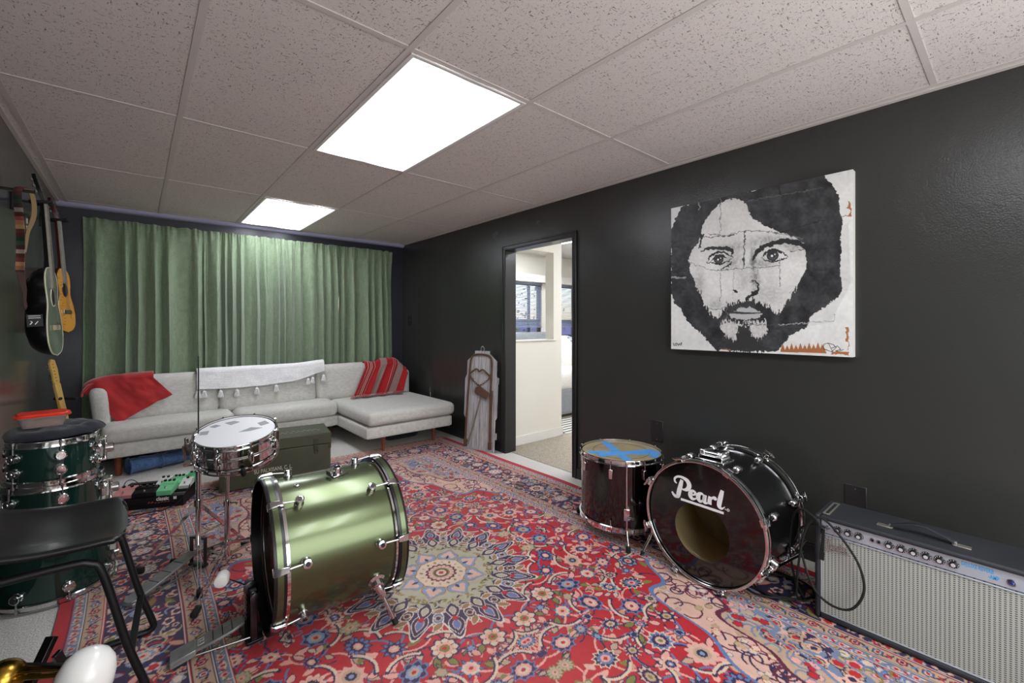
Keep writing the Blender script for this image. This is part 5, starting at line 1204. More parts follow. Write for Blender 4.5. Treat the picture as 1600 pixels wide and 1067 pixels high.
b = MB(); p = (hl-tp)*.67+tp; q = hl; b.bar(p, q, .072, .012); b.bar(p+Vector((0, 0, -.012)), q+Vector((0, 0, -.012)), .066, .014); b.build('heel_plate', 'pedal_grey', t, bevel=.002)
b = MB(); b.tube([(0, -.03, .012), (hl.x*.75, hl.y-.022, .010)], .0035, 8); b.build('base_rod', 'steel', t)
bh = M0 @ Vector((.690, .462, .262)); b = MB(); b.tube([(0, 0, .184), (bh.x*.5, bh.y*.5, .22), bh], .0035, 8); b.build('beater_rod', 'chrome', t)
b = MB(); dd = Vector((-.35, -.8, -.1)).normalized(); b.lathe([(0, -.028), (.016, -.026), (.022, -.016), (.024, .012), (.022, .024), (.012, .028), (0, .028)], bh, dd, 24); b.build('beater', mat('felt_white', '#e8e6e0', .9, bump=(300, .5, .001)), t)
# ================================================================ military trunk
mat('olive_paint', '#4a4d38', .55, var=(5, '#3a3c2c', .3), bump=(40, .3, .002)); mat('stencil_paint', '#b9b8a6', .7); mat('olive_metal', '#3c3f30', .45, .4)
t = emp('storage_trunk', 'olive green painted wooden trunk with faded white stencil lettering in front of the sofa', 'trunk', (.893, 2.200, .0118), math.radians(-9))
TW, TD, TH = .745, .36, .34
b = MB(); b.box(0, TW, 0, TD, 0, TH*.74); b.build('body', 'olive_paint', t, bevel=.006)
b = MB(); b.box(-.004, TW+.004, -.004, TD+.004, TH*.745, TH); ld = b.build('lid', 'olive_paint', t, bevel=.007)
for x in (0, TW):
    for z in (.0, .215): b = MB(); s = 1 if x == 0 else -1; b.box(x-.002*s, x+.02*s, -.003, .02, z, z+.035); b.build('corner_cap', 'olive_metal', t, bevel=.002)
for x in (.10, .635):
    b = MB(); b.box(x-.02, x+.02, -.0075, -.003, TH*.745+.004, TH*.745+.05); b.box(x-.014, x+.014, -.009, 0, TH*.62, TH*.745); o = b.build('latch', 'olive_metal', t, bevel=.0015)
    b = MB(); b.tube([(x-.012, -.008, TH*.70), (x-.012, -.012, TH*.58), (x, -.014, TH*.55), (x+.012, -.012, TH*.58), (x+.012, -.008, TH*.70)], .002, 6); b.build('hasp', 'olive_metal', o)
ML = plane_M((.215, -.0006, .098), (1, 0, 0), (0, 0, 1)); b = MB()
text(b, 'SU PALXISANI, C. L.', .040, ML @ Matrix.Rotation(.02, 4, 'Z'), .0004, bold=.0005, sp=1.02, sx=.72); b.build('stencil', 'stencil_paint', t, smooth=0)
ML = plane_M((.38, .13, TH+.0002), (1, 0, 0), (0, 1, 0)); R = random.Random(6); b = MB()
for k in range(15):
    x, y = .0+.020*k, .04*(k % 2)+R.uniform(-.01, .01); stroke(b, [(x, y, .0022), (x+.008+R.uniform(0, .012), y+R.uniform(-.008, .008), .0032), (x+.02, y+R.uniform(-.01, .01), .001)], ML, .0003, 3)
b.build('paint_marks', 'stencil_paint', ld, smooth=0)
# ================================================================ pedalboard and pedals
t = emp('pedalboard', 'black angled pedalboard marked classic holding guitar effect pedals by the trunk', 'pedalboard', (.312, 2.275, .0118), math.radians(-23))
PB = .405
mat('pb_black', '#0f0f11', .45, bump=(200, .2, .0005)); mat('blue_plastic', '#1e3f9a', .4); mat('pedal_mint', '#7fd49a', .35); mat('pedal_green', '#4fc07a', .35); mat('pedal_white', '#dcdcd6', .4); mat('pedal_pink', '#c98a86', .5)
b = MB(); b.box(0, PB, 0, .012, .0, .03); b.box(0, PB, -.003, .04, .058, .072); b.box(0, PB, .07, .11, .066, .080); b.box(0, PB, .145, .19, .074, .088); b.box(0, PB, .225, .27, .082, .096); b.build('rails', 'pb_black', t, bevel=.002)
for x in (0, PB-.012): b = MB(); b.add([(x+q*.012, y, z) for q in (0, 1) for y, z in ((-.006, 0), (.275, 0), (.275, .096), (-.006, .058))], [(3, 2, 1, 0), (4, 5, 6, 7), (0, 1, 5, 4), (1, 2, 6, 5), (2, 3, 7, 6), (3, 0, 4, 7)]); b.build('side_panel', 'pb_black', t, bevel=.002)
b = MB(); b.box(0, PB, -.006, -.002, .032, .071); fp = b.build('front_panel', 'pb_black', t, bevel=.001)
ML = plane_M((.255, -.0062, .049), (1, 0, 0), (0, 0, 1)); b = MB(); text(b, 'classic', .034, ML, .0003, bold=.0009, sx=.82); b.add([tuple(ML @ Vector(q)) for q in ((.095, 0, .0005), (.113, 0, .0005), (.113, .018, .0005), (.095, .018, .0005))], [(0, 1, 2, 3)]); b.build('lettering', 'lettering_white', fp, smooth=0)
mat('faded_red_ink', '#c06a60', .6); ML = plane_M((.21, -.0062, .034), (1, 0, 0), (0, 0, 1)); b = MB(); R = random.Random(2)
for k in range(7): stroke(b, [(k*.018, 0, .001), (k*.018+.006, .010*R.random(), .002), (k*.018+.012, .004, .001)], ML, .0003, 4)
b.build('scribble', 'faded_red_ink', fp, smooth=0)
b = MB(); b.box(.02, .20, .014, .10, .001, .055); b.build('power_supply', 'blue_plastic', t, bevel=.004)
def pedal(x, y, w, d, h, m, label, knobs=3, z=None, sw=True):
    M_ = Matrix.LocRotScale(t.location, t.rotation_euler, None); z = .0735+y*.085 if z is None else z
    p = emp('effect_pedal', label, 'effect pedal', M_ @ Vector((x, y, z)), Euler((math.radians(6), 0, math.radians(-23))), 'effect pedals on the pedalboard')
    b = MB(); b.add([(xx, yy, zz) for xx in (0, w) for yy, zz in ((0, 0), (d, 0), (d, h), (d*.6, h), (d*.5, h*.78), (0, h*.6))], [(5, 4, 3, 2, 1, 0), (6, 7, 8, 9, 10, 11)]+[(i, (i+1) % 6, 6+(i+1) % 6, 6+i) for i in range(6)]); b.build('housing', m, p, bevel=.003)
    for k in range(knobs):
        b = MB(); c = (w*(k+.7)/(knobs+.4), d*.8, h); b.lathe([(.0085, 0), (.0085, .008), (.006, .012), (0, .012)], c, (0, 0, 1), 16); o = b.build('knob', 'black_plastic', p); b = MB(); b.box(c[0]-.0008, c[0]+.0008, c[1]-.007, c[1]-.001, h+.012, h+.0128); b.build('pointer', 'lettering_white', o, smooth=0)
    if sw: b = MB(); b.lathe([(.007, 0), (.007, .006), (.005, .007), (.005, .013), (0, .014)], (w*.5, d*.22, h*.68), (0, 0, 1), 14); b.build('foot_switch', 'chrome', p)
    return p
pedal(.008, .010, .105, .11, .040, 'pedal_pink', 'pale pink effect pedal at the left end of the pedalboard', 2)
pedal(.118, .006, .125, .075, .048, 'pb_black', 'black effect pedal at the front of the pedalboard with three black knobs', 3)
pedal(.25, .004, .085, .125, .056, 'pedal_mint', 'mint green effect pedal beside the black one on the pedalboard', 3)
pedal(.345, .085, .062, .10, .040, 'pedal_white', 'small white effect pedal between the two green ones', 1)
pedal(.19, .135, .07, .11, .036, 'pedal_white', 'white effect pedal in the back row of the pedalboard', 2)
pedal(.27, .135, .075, .11, .038, 'pedal_mint', 'mint green effect pedal in the back row of the pedalboard', 3)
pedal(.352, .19, .06, .075, .045, 'pedal_green', 'bright green effect pedal at the far right corner of the pedalboard', 2)
M_ = Matrix.LocRotScale(t.location, t.rotation_euler, None)
b = MB(); b.tube(spline([M_ @ Vector(q) for q in ((.40, .12, .105), (.415, .05, .09), (.38, -.03, .03), (.30, -.06, .004), (.15, -.10, .004), (.02, -.07, .004), (-.1, -.08, .004))], 8), .0032, 8); tag(b.build('patch_cable', 'black_rubber', smooth=60), 'thin dark cable running off the pedalboard across the rug', 'cable')
b = MB(); b.tube(spline([M_ @ Vector(q) for q in ((.03, .09, .12), (.05, .10, .16), (.085, .10, .165), (.12, .09, .14), (.13, .07, .125))], 8), .0022, 8); tag(b.build('patch_cable', 'black_rubber', smooth=60), 'short looped cable joining two pedals on the pedalboard', 'cable')
# ================================================================ black chair
mat('black_leather', '#101113', .34, bump=(55, .25, .0012), coat=.1); mat('chair_metal', '#17181a', .4, .3)
t = emp('metal_chair', 'black moulded leather seat chair on tubular metal frame, cut by left edge', 'chair', (0, 0, 0))
Yc, HW = .556, .215
def seatF(a, c, dz=0.):
    # a along depth: 0 rear top of the backrest .. 1 front lip ; c across
    prof = [(-.038, .86), (-.032, .78), (-.012, .705), (.018, .64), (.055, .590), (.10, .558), (.20, .536), (.30, .529), (.37, .529), (.402, .525), (.418, .518)]
    q = a*(len(prof)-1); i = min(int(q), len(prof)-2); f_ = q-i
    P_ = [Vector((x, 0, z)) for x, z in prof]; p0 = P_[max(i-1, 0)]; p1, p2 = P_[i], P_[i+1]; p3 = P_[min(i+2, len(prof)-1)]
    p = .5*((2*p1)+(p2-p0)*f_+(2*p0-5*p1+4*p2-p3)*f_*f_+(3*p1-p0-3*p2+p3)*f_**3)
    e = 2*c-1; hw = HW*(1-.10*max(0, (a-.82)/.18)**3 - .12*max(0, (.3-a)/.3)**2)
    if a > .9: hw -= .03*((a-.9)/.1)**2
    y = Yc+e*hw; z = p.z+.020*abs(e)**3*(1 if a > .35 else .2)-.006*max(0, abs(e)-.93)/.07; x = p.x+(.03*abs(e)**2.5 if a < .35 else 0)-(.016*abs(e)**5 if a > .8 else 0)*(a-.8)/.2 if a > .8 else p.x+(.03*abs(e)**2.5 if a < .35 else 0)
    return Vector((x, y, z-dz))
b = MB(); b.grid(lambda a, c: seatF(a, c), 46, 36); o = b.build('seat_shell', 'black_leather', t, smooth=0, solid=.016, offs=0); o.data.polygons.foreach_set('use_smooth', [True]*len(o.data.polygons))
for k in (.33, .345): b = MB(); b.tube([seatF(k+.02*abs(2*c/20-1), c/20)+Vector((.001, 0, .0012)) for c in range(1, 20)], .0013, 5); b.build('seam', 'black_leather', o)
r_ = .0115
def yl(s): return .537+s*.177
def xo(s): return 0 if s > 0 else -.028
for s in (1, -1):
    y = yl(s)
    pts = spline([(.03, y, .500), (.12, y, .494), (.31, y, .494), (.365, y, .483), (.394, y, .44), (.45, y, .20), (.492, y, .06), (.494, y, .035), (.478, y, .0235), (.45, y, .0235)], 7)+spline([(.44, y, .0235), (.2, y, .0235), (.02, y, .0235), (-.005, y, .035), (-.012, y, .06), (-.005, y, .2), (.02, y, .495)], 7)
    pts = [p+Vector((xo(s), 0, 0)) for p in pts]; b = MB(); b.tube(pts, r_, 12); b.build('leg_loop', 'chair_metal', t, smooth=60)
b = MB(); b.bar((.458, yl(1), .175), (.430, yl(-1), .165), .020, .006, ext=-.004); b.build('front_stretcher', 'chair_metal', t, bevel=.001)
b = MB(); b.tube([(.02, yl(1), .49), (.02, yl(-1), .49)], .009, 10); b.build('rear_stretcher', 'chair_metal', t)
# ================================================================ brass lamp with white globes, bottom left
t = emp('globe_lamp', 'brass and black lamp with white opal glass globe at bottom left corner', 'lamp', (.25, .30, .0))
L0 = t.location
mat('opal_glass', '#f1f0ec', .22, coat=.3); gl = Vector((.338, .145, .262)); bl = Vector((.168, .315, .25))
b = MB(); c = gl-L0; b.lathe([(0, -.082), (.023, -.079), (.045, -.065), (.058, -.042), (.0635, -.008), (.0615, .025), (.052, .052), (.036, .070), (.016, .079), (0, .081)], c, (.25, .1, 1), 40); b.build('globe', 'opal_glass', t)
b = MB(); b.sphere(bl-L0, .047, 32, 20); b.build('brass_ball', 'brass', t, smooth=60)
b = MB(); b.cyl(bl-L0, c-Vector((.05, -.05, -.01)), .006, n=14); b.cyl(bl-L0+Vector((0, 0, .014)), c-Vector((.05, -.05, -.024)), .003, n=10); b.build('arm', 'brass', t)
b = MB(); b.lathe([(.026, 0), (.031, .012), (.031, .045), (.024, .05), (0, .05)], c-Vector((.060, -.045, .035)), (.6, -.45, .3), 28); b.build('globe_cup', 'brass', t)
p0, p1 = Vector((.252, .405, .278))-L0, Vector((.13, .235, .006))-L0
b = MB(); b.bar(p0, p1, .030, .016, (1, 1, .2)); b.build('leg', 'black_paint', t, bevel=.002)
b = MB(); b.bar(p0+Vector((.008, .01, -.06)), Vector((.33, .47, .016))-L0+Vector((-.02, 0, 0)), .024, .012, (1, -1, .2)); b.build('leg', 'black_paint', t, bevel=.002)
b = MB(); b.bar(bl-L0+Vector((.02, .03, .005)), c-Vector((.045, -.07, -.015)), .012, .02); b.build('black_rod', 'black_paint', t, bevel=.002)
# ================================================================ guitars on the left wall
mat('bowl_black', '#0c0c0d', .3); mat('top_green', '#5d6b58', .25, coat=.6, var=(10, '#788672', .2)); mat('binding', '#d8d4b8', .4); mat('fretboard', '#8a8478', .5, var=(30, '#a39d90', .2)); mat('fretboard_dark', '#2a2220', .5)
mat('guitar_amber', '#e29a2e', .28, coat=.5, var=(6, '#eeb04a', .25)); mat('guitar_brown', '#4a1e10', .25, coat=.6); mat('maple_neck', '#c9a352', .35, coat=.3); mat('hole_black', '#0a0806', .9); mat('bridge_wood', '#b9aa8e', .5)
def guitar_outline(Lb, wl, wu, ww, n=64):
    """half-outline control: z from bottom 0 to top Lb, lower bout wl, waist ww, upper bout wu"""
    pts = [(0, 0), (.04*Lb, wl*.62), (.14*Lb, wl*.93), (.27*Lb, wl), (.42*Lb, wl*.9), (.56*Lb, ww), (.66*Lb, ww*.99), (.80*Lb, wu), (.91*Lb, wu*.9), (.98*Lb, wu*.55), (Lb, 0)]
    P_ = spline([(w, z, 0) for z, w in pts], 6); right = [(p.x, p.y) for p in P_]; left = [(-p.x, p.y) for p in P_[1:-1]][::-1]; return right+left
def hang(t, tilt): return t
def guitar(label, loc, rot, Lb, wl, wu, ww, depth, bowl, mats, neckL, headL, hole_z=.66, fb='fretboard', signature=False, cutaway=False, head_w=.032, name='acoustic_guitar'):
    """local: x across, z up the neck, -y is the front (strings) ; origin at the foot of the body"""
    t = emp(name, label, 'guitar', loc, rot, None)
    out = guitar_outline(Lb, wl, wu, ww); n_ = len(out); cz = Lb*.42
    front = [(x, 0, z) for x, z in out]
    b = MB(); vs = list(front)
    lv = [(1, 0)]+([(.985, .25), (.93, .5), (.80, .78), (.55, .95), (.2, 1.)] if bowl else [(1, 1.)])
    vs = []
    for s, d in lv: vs += [(x*s, depth*d, cz+(z-cz)*s) for x, z in out]
    fs = []
    for j in range(len(lv)-1):
        for i in range(n_): fs.append((j*n_+i, j*n_+(i+1) % n_, (j+1)*n_+(i+1) % n_, (j+1)*n_+i))
    fs.append(tuple((len(lv)-1)*n_+i for i in range(n_))); b.add(vs, fs); body = b.build('body', mats[0], t, smooth=50)
    b = MB(); M_ = plane_M((0, 0, 0), (1, 0, 0), (0, 0, 1)); b.prism([(x*.985, z if 0 else cz+(z-cz)*.985) for x, z in out], .004, M_, -.002); b.build('soundboard', mats[1], t, smooth=30)
    b = MB(); b.tube([(x*.995, -.0015, cz+(z-cz)*.995) for x, z in out], .0035, 6, True); b.build('binding', mats[2], t, smooth=60)
    b = MB(); b.lathe([(0, 0), (.045, 0), (.045, .0008), (0, .0008)], (0, -.0042, Lb*hole_z), (0, -1, 0), 32); o = b.build('sound_hole', 'hole_black', t); b = MB(); b.tube([(.049*math.cos(k*PI/16), -.0045, Lb*hole_z+.049*math.sin(k*PI/16)) for k in range(32)], .0022, 6, True); b.build('rosette', mats[2], o)
    b = MB(); b.box(-.075, .075, -.013, -.004, Lb*.29, Lb*.29+.028); b.build('bridge', mats[3], t, bevel=.003)
    b = MB(); b.box(-.027, .027, -.012, -.003, Lb*.76, Lb+neckL); fbo = b.build('fretboard', fb, t, bevel=.001)
    b = MB()
    for k in range(16): z = Lb+neckL-(neckL+Lb*.22)*(1-2**(-(k+1)/12))*1.45; b.box(-.0265, .0265, -.0135, -.012, z, z+.0015)
    b.build('frets', 'steel', fbo, smooth=0)
    b = MB(); vs = []
    for z in (Lb-.01, Lb+.05, Lb+neckL*.6, Lb+neckL): k = 1.4 if z < Lb else 1; vs.append([(x, y*k, z) for x, y in ((-.026, -.003), (-.022, .012), (0, .018), (.022, .012), (.026, -.003))])
    V_ = [p for r in vs for p in r]; F_ = []
    for j in range(3):
        for i in range(5): F_.append((j*5+i, j*5+(i+1) % 5, (j+1)*5+(i+1) % 5, (j+1)*5+i))
    F_ += [(4, 3, 2, 1, 0), (15, 16, 17, 18, 19)]; b.add(V_, F_); b.build('neck', mats[4], t, smooth=50)
    b = MB(); M_ = Matrix.Translation((0, 0, Lb+neckL)) @ Matrix.Rotation(math.radians(-12), 4, 'X') @ plane_M((0, -.004, 0), (1, 0, 0), (0, 0, 1)); b.prism([(-.023, 0), (.023, 0), (head_w, .05), (head_w, headL*.85), (head_w*.6, headL), (0, headL*.95), (-head_w*.6, headL), (-head_w, headL*.85), (-head_w, .05)], .008, M_, -.008); hd = b.build('headstock', mats[5], t, bevel=.002)
    for s in (-1, 1):
        for k in range(3): b = MB(); z = .06+k*(headL-.09)/2.2; b.cyl(M_ @ Vector((s*head_w*.8, z, .012)), M_ @ Vector((s*head_w*.8, z, -.016)), .003, n=8); b.cyl(M_ @ Vector((s*head_w*.8, z, -.012)), M_ @ Vector((s*(head_w+.014), z, -.012)), .0022, n=6); b.soft(s*(head_w+.018)-.006, s*(head_w+.018)+.006, 0, 0, 0, 0) if False else b.cyl(M_ @ Vector((s*(head_w+.012), z-.006, -.012)), M_ @ Vector((s*(head_w+.012), z+.006, -.012)), .006, n=8); b.build('tuning_peg', 'chrome', hd)
    b = MB()
    for k in range(6): x = -.020+k*.008; b.tube([(x*1.5, -.0145, Lb*.30), (x, -.016, Lb), (x*.9, -.0135, Lb+neckL)], .0006, 4)
    o = b.build('strings', 'steel', t, smooth=0)
    return t, body
def ori(up, face):
    """rotation whose local z is `up` and local -y looks along `face`"""
    Z = Vector(up).normalized(); Yv = -Vector(face); Yv = (Yv-Z*Yv.dot(Z)).normalized(); X = Yv.cross(Z); return Matrix((X, Yv, Z)).transposed().to_euler()
g1_face = (.998, .063-.0, .03); up1 = Vector((-.075, 0, 1))
t, body = guitar('black round-backed acoustic guitar with grey-green top hanging nearest on the left wall', (.108, 1.985, 1.036), ori((-.058, .0, 1), (.995, -.06, .06)), .485, .182, .142, .128, .098, True, ('bowl_black', 'top_green', 'binding', 'bridge_wood', 'bowl_black', 'bowl_black'), .345, .16)
b = MB(); b.box(.17, .20, .03, .09, .20, .27); b.build('preamp', 'black_plastic', t) if False else None
b = MB(); M_ = plane_M((-.1765, .040, .195), (0, -1, 0), (0, 0, 1)); b.box(-.03, .03, -.032, .032, 0, .003, M_); pa = b.build('preamp_panel', 'black_plastic', t, bevel=.001); b = MB()
for k in range(2): b.box(-.022, .022, .012+.01*k, .015+.01*k, .003, .0045, M_)
stroke(b, [(-.018, -.02, .002), (-.01, -.008, .002), (-.016, -.002, .001)], M_ @ Matrix.Translation((0, 0, .003)), .0008); stroke(b, [(0, -.02, .002), (.012, -.004, .002)], M_ @ Matrix.Translation((0, 0, .003)), .0008); b.build('sliders', 'lettering_white', pa, smooth=0)
t, body = guitar('small amber classical guitar with handwriting on its top, hanging behind the black one', (.075, 2.90, 1.150), ori((-.065, 0, 1), (.985, -.17, .06)), .455, .17, .125, .112, .10, False, ('guitar_brown', 'guitar_amber', 'guitar_brown', 'steel', 'guitar_brown', 'guitar_brown'), .33, .16)
b = MB(); R = random.Random(9); M_ = plane_M((0, -.0042, 0), (1, 0, 0), (0, 0, 1))
for k in range(16):
    x, z = R.uniform(-.12, -.06), .06+k*.021; stroke(b, [(x, z, .0007), (x+.015, z+R.uniform(-.006, .008), .001), (x+.03, z, .0007), (x+.045, z+R.uniform(-.008, .008), .0006)], M_, .0003, 4)
stroke(b, [(.07, .10, .0012), (.08, .13, .0012), (.09, .09, .001)], M_, .0003); b.build('handwriting', 'hole_black', t, smooth=0)
def hanger(y, z, x1, label):
    t = emp('guitar_hanger', label, 'guitar hanger', (XL, y, z)); b = MB(); b.box(0, .012, -.025, .025, -.05, .04); b.build('wall_plate', 'black_plastic', t, bevel=.003)
    b = MB(); b.tube([(.01, 0, 0), (x1-.035, 0, 0)], .006, 10); b.build('arm', 'black_plastic', t)
    for s in (-1, 1): b = MB(); b.tube(spline([(x1-.035, 0, 0), (x1-.03, s*.03, 0), (x1-.005, s*.040, 0), (x1+.035, s*.036, .004), (x1+.045, s*.034, .014)], 5), .0085, 10); b.build('prong', 'black_rubber', t)
hanger(1.985, 1.868, .105, 'black padded wall hanger holding the black round-backed guitar'); hanger(2.90, 1.935, .085, 'black padded wall hanger holding the small amber guitar')
# third guitar: electric on a floor stand, behind the drum stack
t = emp('electric_guitar', 'electric guitar with yellow maple neck on a floor stand behind the drums', 'guitar', (.135, 2.86, .13), ori((-.155, -.09, 1), (.9, -.4, .1)))
b = MB(); M_ = plane_M((0, 0, 0), (1, 0, 0), (0, 0, 1)); b.prism([(-.10, 0), (.08, -.005), (.14, .05), (.14, .13), (.10, .19), (.12, .27), (.10, .32), (.05, .28), (.0, .26), (-.04, .28), (-.10, .34), (-.12, .28), (-.10, .19), (-.15, .13), (-.15, .05)], .0, M_, -.042); b.build('body', mat('guitar_sunburst', '#8a2a14', .2, coat=.8), t, bevel=.006)
b = MB(); b.box(-.026, .026, -.006, .014, .25, .66+.02); b.build('neck', 'maple_neck', t, bevel=.004)
b = MB(); b.prism([(-.022, 0), (.022, 0), (.030, .03), (.034, .10), (.026, .165), (-.004, .178), (-.028, .15), (-.022, .08), (-.030, .03)], .004, plane_M((0, 0, .678), (1, 0, 0), (0, 0, 1)), -.010); hd = b.build('headstock', 'maple_neck', t, bevel=.003)
for k in range(6): b = MB(); z = .705+k*.023; b.cyl((-.03, .004, z), (-.046, .004, z), .0025, n=6); b.cyl((-.044, .004, z-.006), (-.044, .004, z+.006), .0055, n=8); b.cyl((-.014, -.012, z), (-.014, -.002, z), .003, n=8); b.build('tuning_peg', 'chrome', hd)
b = MB(); b.box(-.03, .03, -.022, -.0, .09, .11); b.build('bridge', 'chrome', t, bevel=.002)
t = emp('guitar_stand', 'black tubular floor stand with padded yoke holding the electric guitar', 'guitar stand', (.08, 2.92, 0))
b = MB(); b.tube([(0, .05, .05), (-.035, -.03, .69)], .012, 12); b.build('post', 'black_paint', t)
for s in (-1, 1):
    b = MB(); b.tube(spline([(-.035, -.03, .69), (-.03+.035*s, -.07-.02*s, .69), (.0+.042*s, -.13-.02*s, .693), (.012+.042*s, -.16-.02*s, .70)], 5), .010, 10); b.build('yoke_arm', 'black_rubber', t)
    b = MB(); b.tube([(0, .05, .08), (.12*s+.02, -.12 if s > 0 else .1, .014)], .010, 10); b.build('leg', 'black_paint', t)
b = MB(); b.tube([(0, .05, .09), (.10, -.13, .11)], .008, 8); b.build('cradle', 'black_rubber', t)
# woven strap on a peg
t = emp('guitar_strap', 'serape striped guitar strap with brown leather tail hanging on the left wall', 'guitar strap', (XL, 1.66, 1.86))
m = mat('serape', '#7a1c16', .9, bump=(220, .5, .001)); n, l, bs = nodes_of(m); sp = n.new('ShaderNodeSeparateXYZ'); cr = n.new('ShaderNodeValToRGB'); cr.color_ramp.interpolation = 'CONSTANT'; mr = n.new('ShaderNodeMapRange'); mr.inputs[1].default_value = -.41; mr.inputs[2].default_value = .03
cols = ['#5a2a14', '#b8621e', '#d8902a', '#8a1c18', '#6c1a18', '#c9b8a0', '#5a1a1c', '#3c5a3c', '#24402c', '#5f1618', '#7a201c', '#e0a030', '#d06a20', '#a82a1c', '#5a1614', '#b0a090', '#4a1a18', '#2c4634', '#243a2c', '#5c1c18', '#6e1a18', '#8a2a1c']
E = cr.color_ramp.elements; E[0].color = srgbc(cols[0]); E[1].position = 1/22; E[1].color = srgbc(cols[1])
for k in range(2, 22): e = E.new(k/22); e.color = srgbc(cols[k])
gm = n.new('ShaderNodeHueSaturation'); gm.inputs['Saturation'].default_value = .8; gm.inputs['Value'].default_value = .55
l.new(n['Texture Coordinate'].outputs['Object'], sp.inputs[0]); l.new(sp.outputs[2], mr.inputs[0]); l.new(mr.outputs[0], cr.inputs[0]); l.new(cr.outputs[0], gm.inputs['Color']); l.new(gm.outputs[0], bs.inputs['Base Color'])
mat('strap_tan', '#8c7450', .8); mat('strap_leather', '#3a1c12', .5)
def ribbon(b, pts, w):   # pts: (x, y, z, half-width dir)
    pass
b = MB(); b.cyl((0, .05, .006), (.12, .05, .006), .007, n=10); b.build('peg', 'black_plastic', t)
b = MB(); P_ = [(-.0+.004, -.03, -.40), (.0, -.03, -.2), (0, -.03, -.05), (.0, -.022, .0), (.002, .0, .022)]
def FS(a, c):
    Q = spline([(.074, -.0, -.40), (.073, -.0, -.25), (.071, 0, -.12), (.070, 0, -.03), (.074, .01, .008), (.082, .05, .020)], 6); q = Q[min(int(a*(len(Q)-1)), len(Q)-1)]; w = .0155
    return (q.x+(c-.5)*2*w+.004*math.sin(a*7), q.y+.004*math.sin(c*3+a*5)-.01*(c-.5), q.z+.004*math.sin(c*3))
b.grid(FS, 30, 6); b.build('woven_band', 'serape', t, smooth=0, solid=.003)
b = MB()
def FS(a, c):
    Q = spline([(.082, .05, .020), (.100, .08, .010), (.110, .09, -.04), (.110, .09, -.10), (.102, .08, -.15), (.094, .05, -.20), (.088, .02, -.30)], 6); q = Q[min(int(a*(len(Q)-1)), len(Q)-1)]; w = .013*(1-.5*max(0, a-.6)/.4)
    return (q.x+(c-.5)*1.2*w, q.y+(c-.5)*w*1.4, q.z+.003*math.sin(c*3))
b.grid(FS, 36, 6); b.build('lining', 'strap_tan', t, smooth=0, solid=.003)
b = MB(); b.prism([(-.014, 0), (.015, 0), (.018, -.05), (.022, -.09), (.020, -.14), (.024, -.17), (.016, -.19), (.010, -.16), (.007, -.10), (-.004, -.06)], .003, plane_M((.076, .004, -.395), (1, 0, 0), (0, 0, 1))); b.build('leather_tail', 'strap_leather', t, bevel=.001)
# small black switch box on the far part of the left wall
t = emp('wall_plate', 'narrow black outlet plate with white slots on the left wall between guitars', 'wall plate', (XL, 2.35, 1.80)); b = MB(); b.box(0, .008, -.035, .035, -.06, .06); b.build('cover', 'black_trim', t, bevel=.002)
for z in (-.022, .022): b = MB(); b.box(.008, .010, -.018, .018, z-.015, z+.015); b.build('socket', 'white_plastic', t, bevel=.002)
# ================================================================ weathered board with iron frame, leaning by the door
mat('weathered_wood', '#8f8c8c', .85, bump=(30, .6, .003)); m = MATS['weathered_wood']; n, l, bs = nodes_of(m); mp = n.new('ShaderNodeMapping'); mp.inputs['Scale'].default_value = (1, 14, .9); ns = n.new('ShaderNodeTexNoise'); ns.inputs['Scale'].default_value = 6; ns.inputs['Detail'].default_value = 8; ns.inputs['Roughness'].default_value = .7; cr = n.new('ShaderNodeValToRGB')
cr.color_ramp.elements[0].color = srgbc('#77757a'); cr.color_ramp.elements[0].position = .3; cr.color_ramp.elements[1].color = srgbc('#d6d3d2'); cr.color_ramp.elements[1].position = .7
l.new(n['Texture Coordinate'].outputs['Object'], mp.inputs[0]); l.new(mp.outputs[0], ns.inputs['Vector']); l.new(ns.outputs[0], cr.inputs[0]); l.new(cr.outputs[0], bs.inputs['Base Color'])
mat('rusty_iron', '#57402f', .7, .3, var=(16, '#6f5340', .25), bump=(60, .4, .002)); mat('old_handle', '#6f6356', .7, var=(12, '#857868', .2))
t = emp('wooden_board', 'weathered grey plank board with rusty iron frame leaning beside the doorway', 'wooden board', (2.938, 1.875, .001), 0.)
lean = Matrix.Rotation(.38, 4, 'Z') @ Matrix.Rotation(.07, 4, 'Y'); t.rotation_euler = lean.to_euler()
HB = .985; W2 = .165      # local: x out of the wall is negative, y across, z up
def pl(y0, y1, z0, z1, x0, x1, m, name, bev=.003): b = MB(); b.box(x0, x1, y0, y1, z0, z1); return b.build(name, m, t, bevel=bev)
for k in range(4):
    y0 = -W2+k*W2/2+.001; y1 = y0+W2/2-.002; top = HB-.045-(.05 if k in (0, 3) else 0)
    b = MB(); P_ = [(y0, 0), (y1, 0), (y1, top+(.035 if k == 0 else .012)), (y0, top-(.035 if k == 0 else -.012))] if k in (0, 1) else [(y0, 0), (y1, 0), (y1, top-(.035 if k == 3 else -.012)), (y0, top+(.035 if k == 3 else .012))]
    b.prism(P_, .018, plane_M((0, 0, 0), (0, 1, 0), (0, 0, 1))); b.build('plank', 'weathered_wood', t, bevel=.003)
pl(-W2-.018, W2+.018, .64, .70, .019, .028, 'weathered_wood', 'cross_batten'); pl(-W2-.012, W2+.012, .12, .18, .019, .028, 'weathered_wood', 'cross_batten')
for s in (-1, 1): b = MB(); b.prism([(s*W2, .30), (s*(W2+.017), .33), (s*(W2+.017), .68), (s*W2, .72)][::s], .016, plane_M((0, 0, 0), (0, 1, 0), (0, 0, 1))); b.build('side_strip', 'weathered_wood', t, bevel=.002)
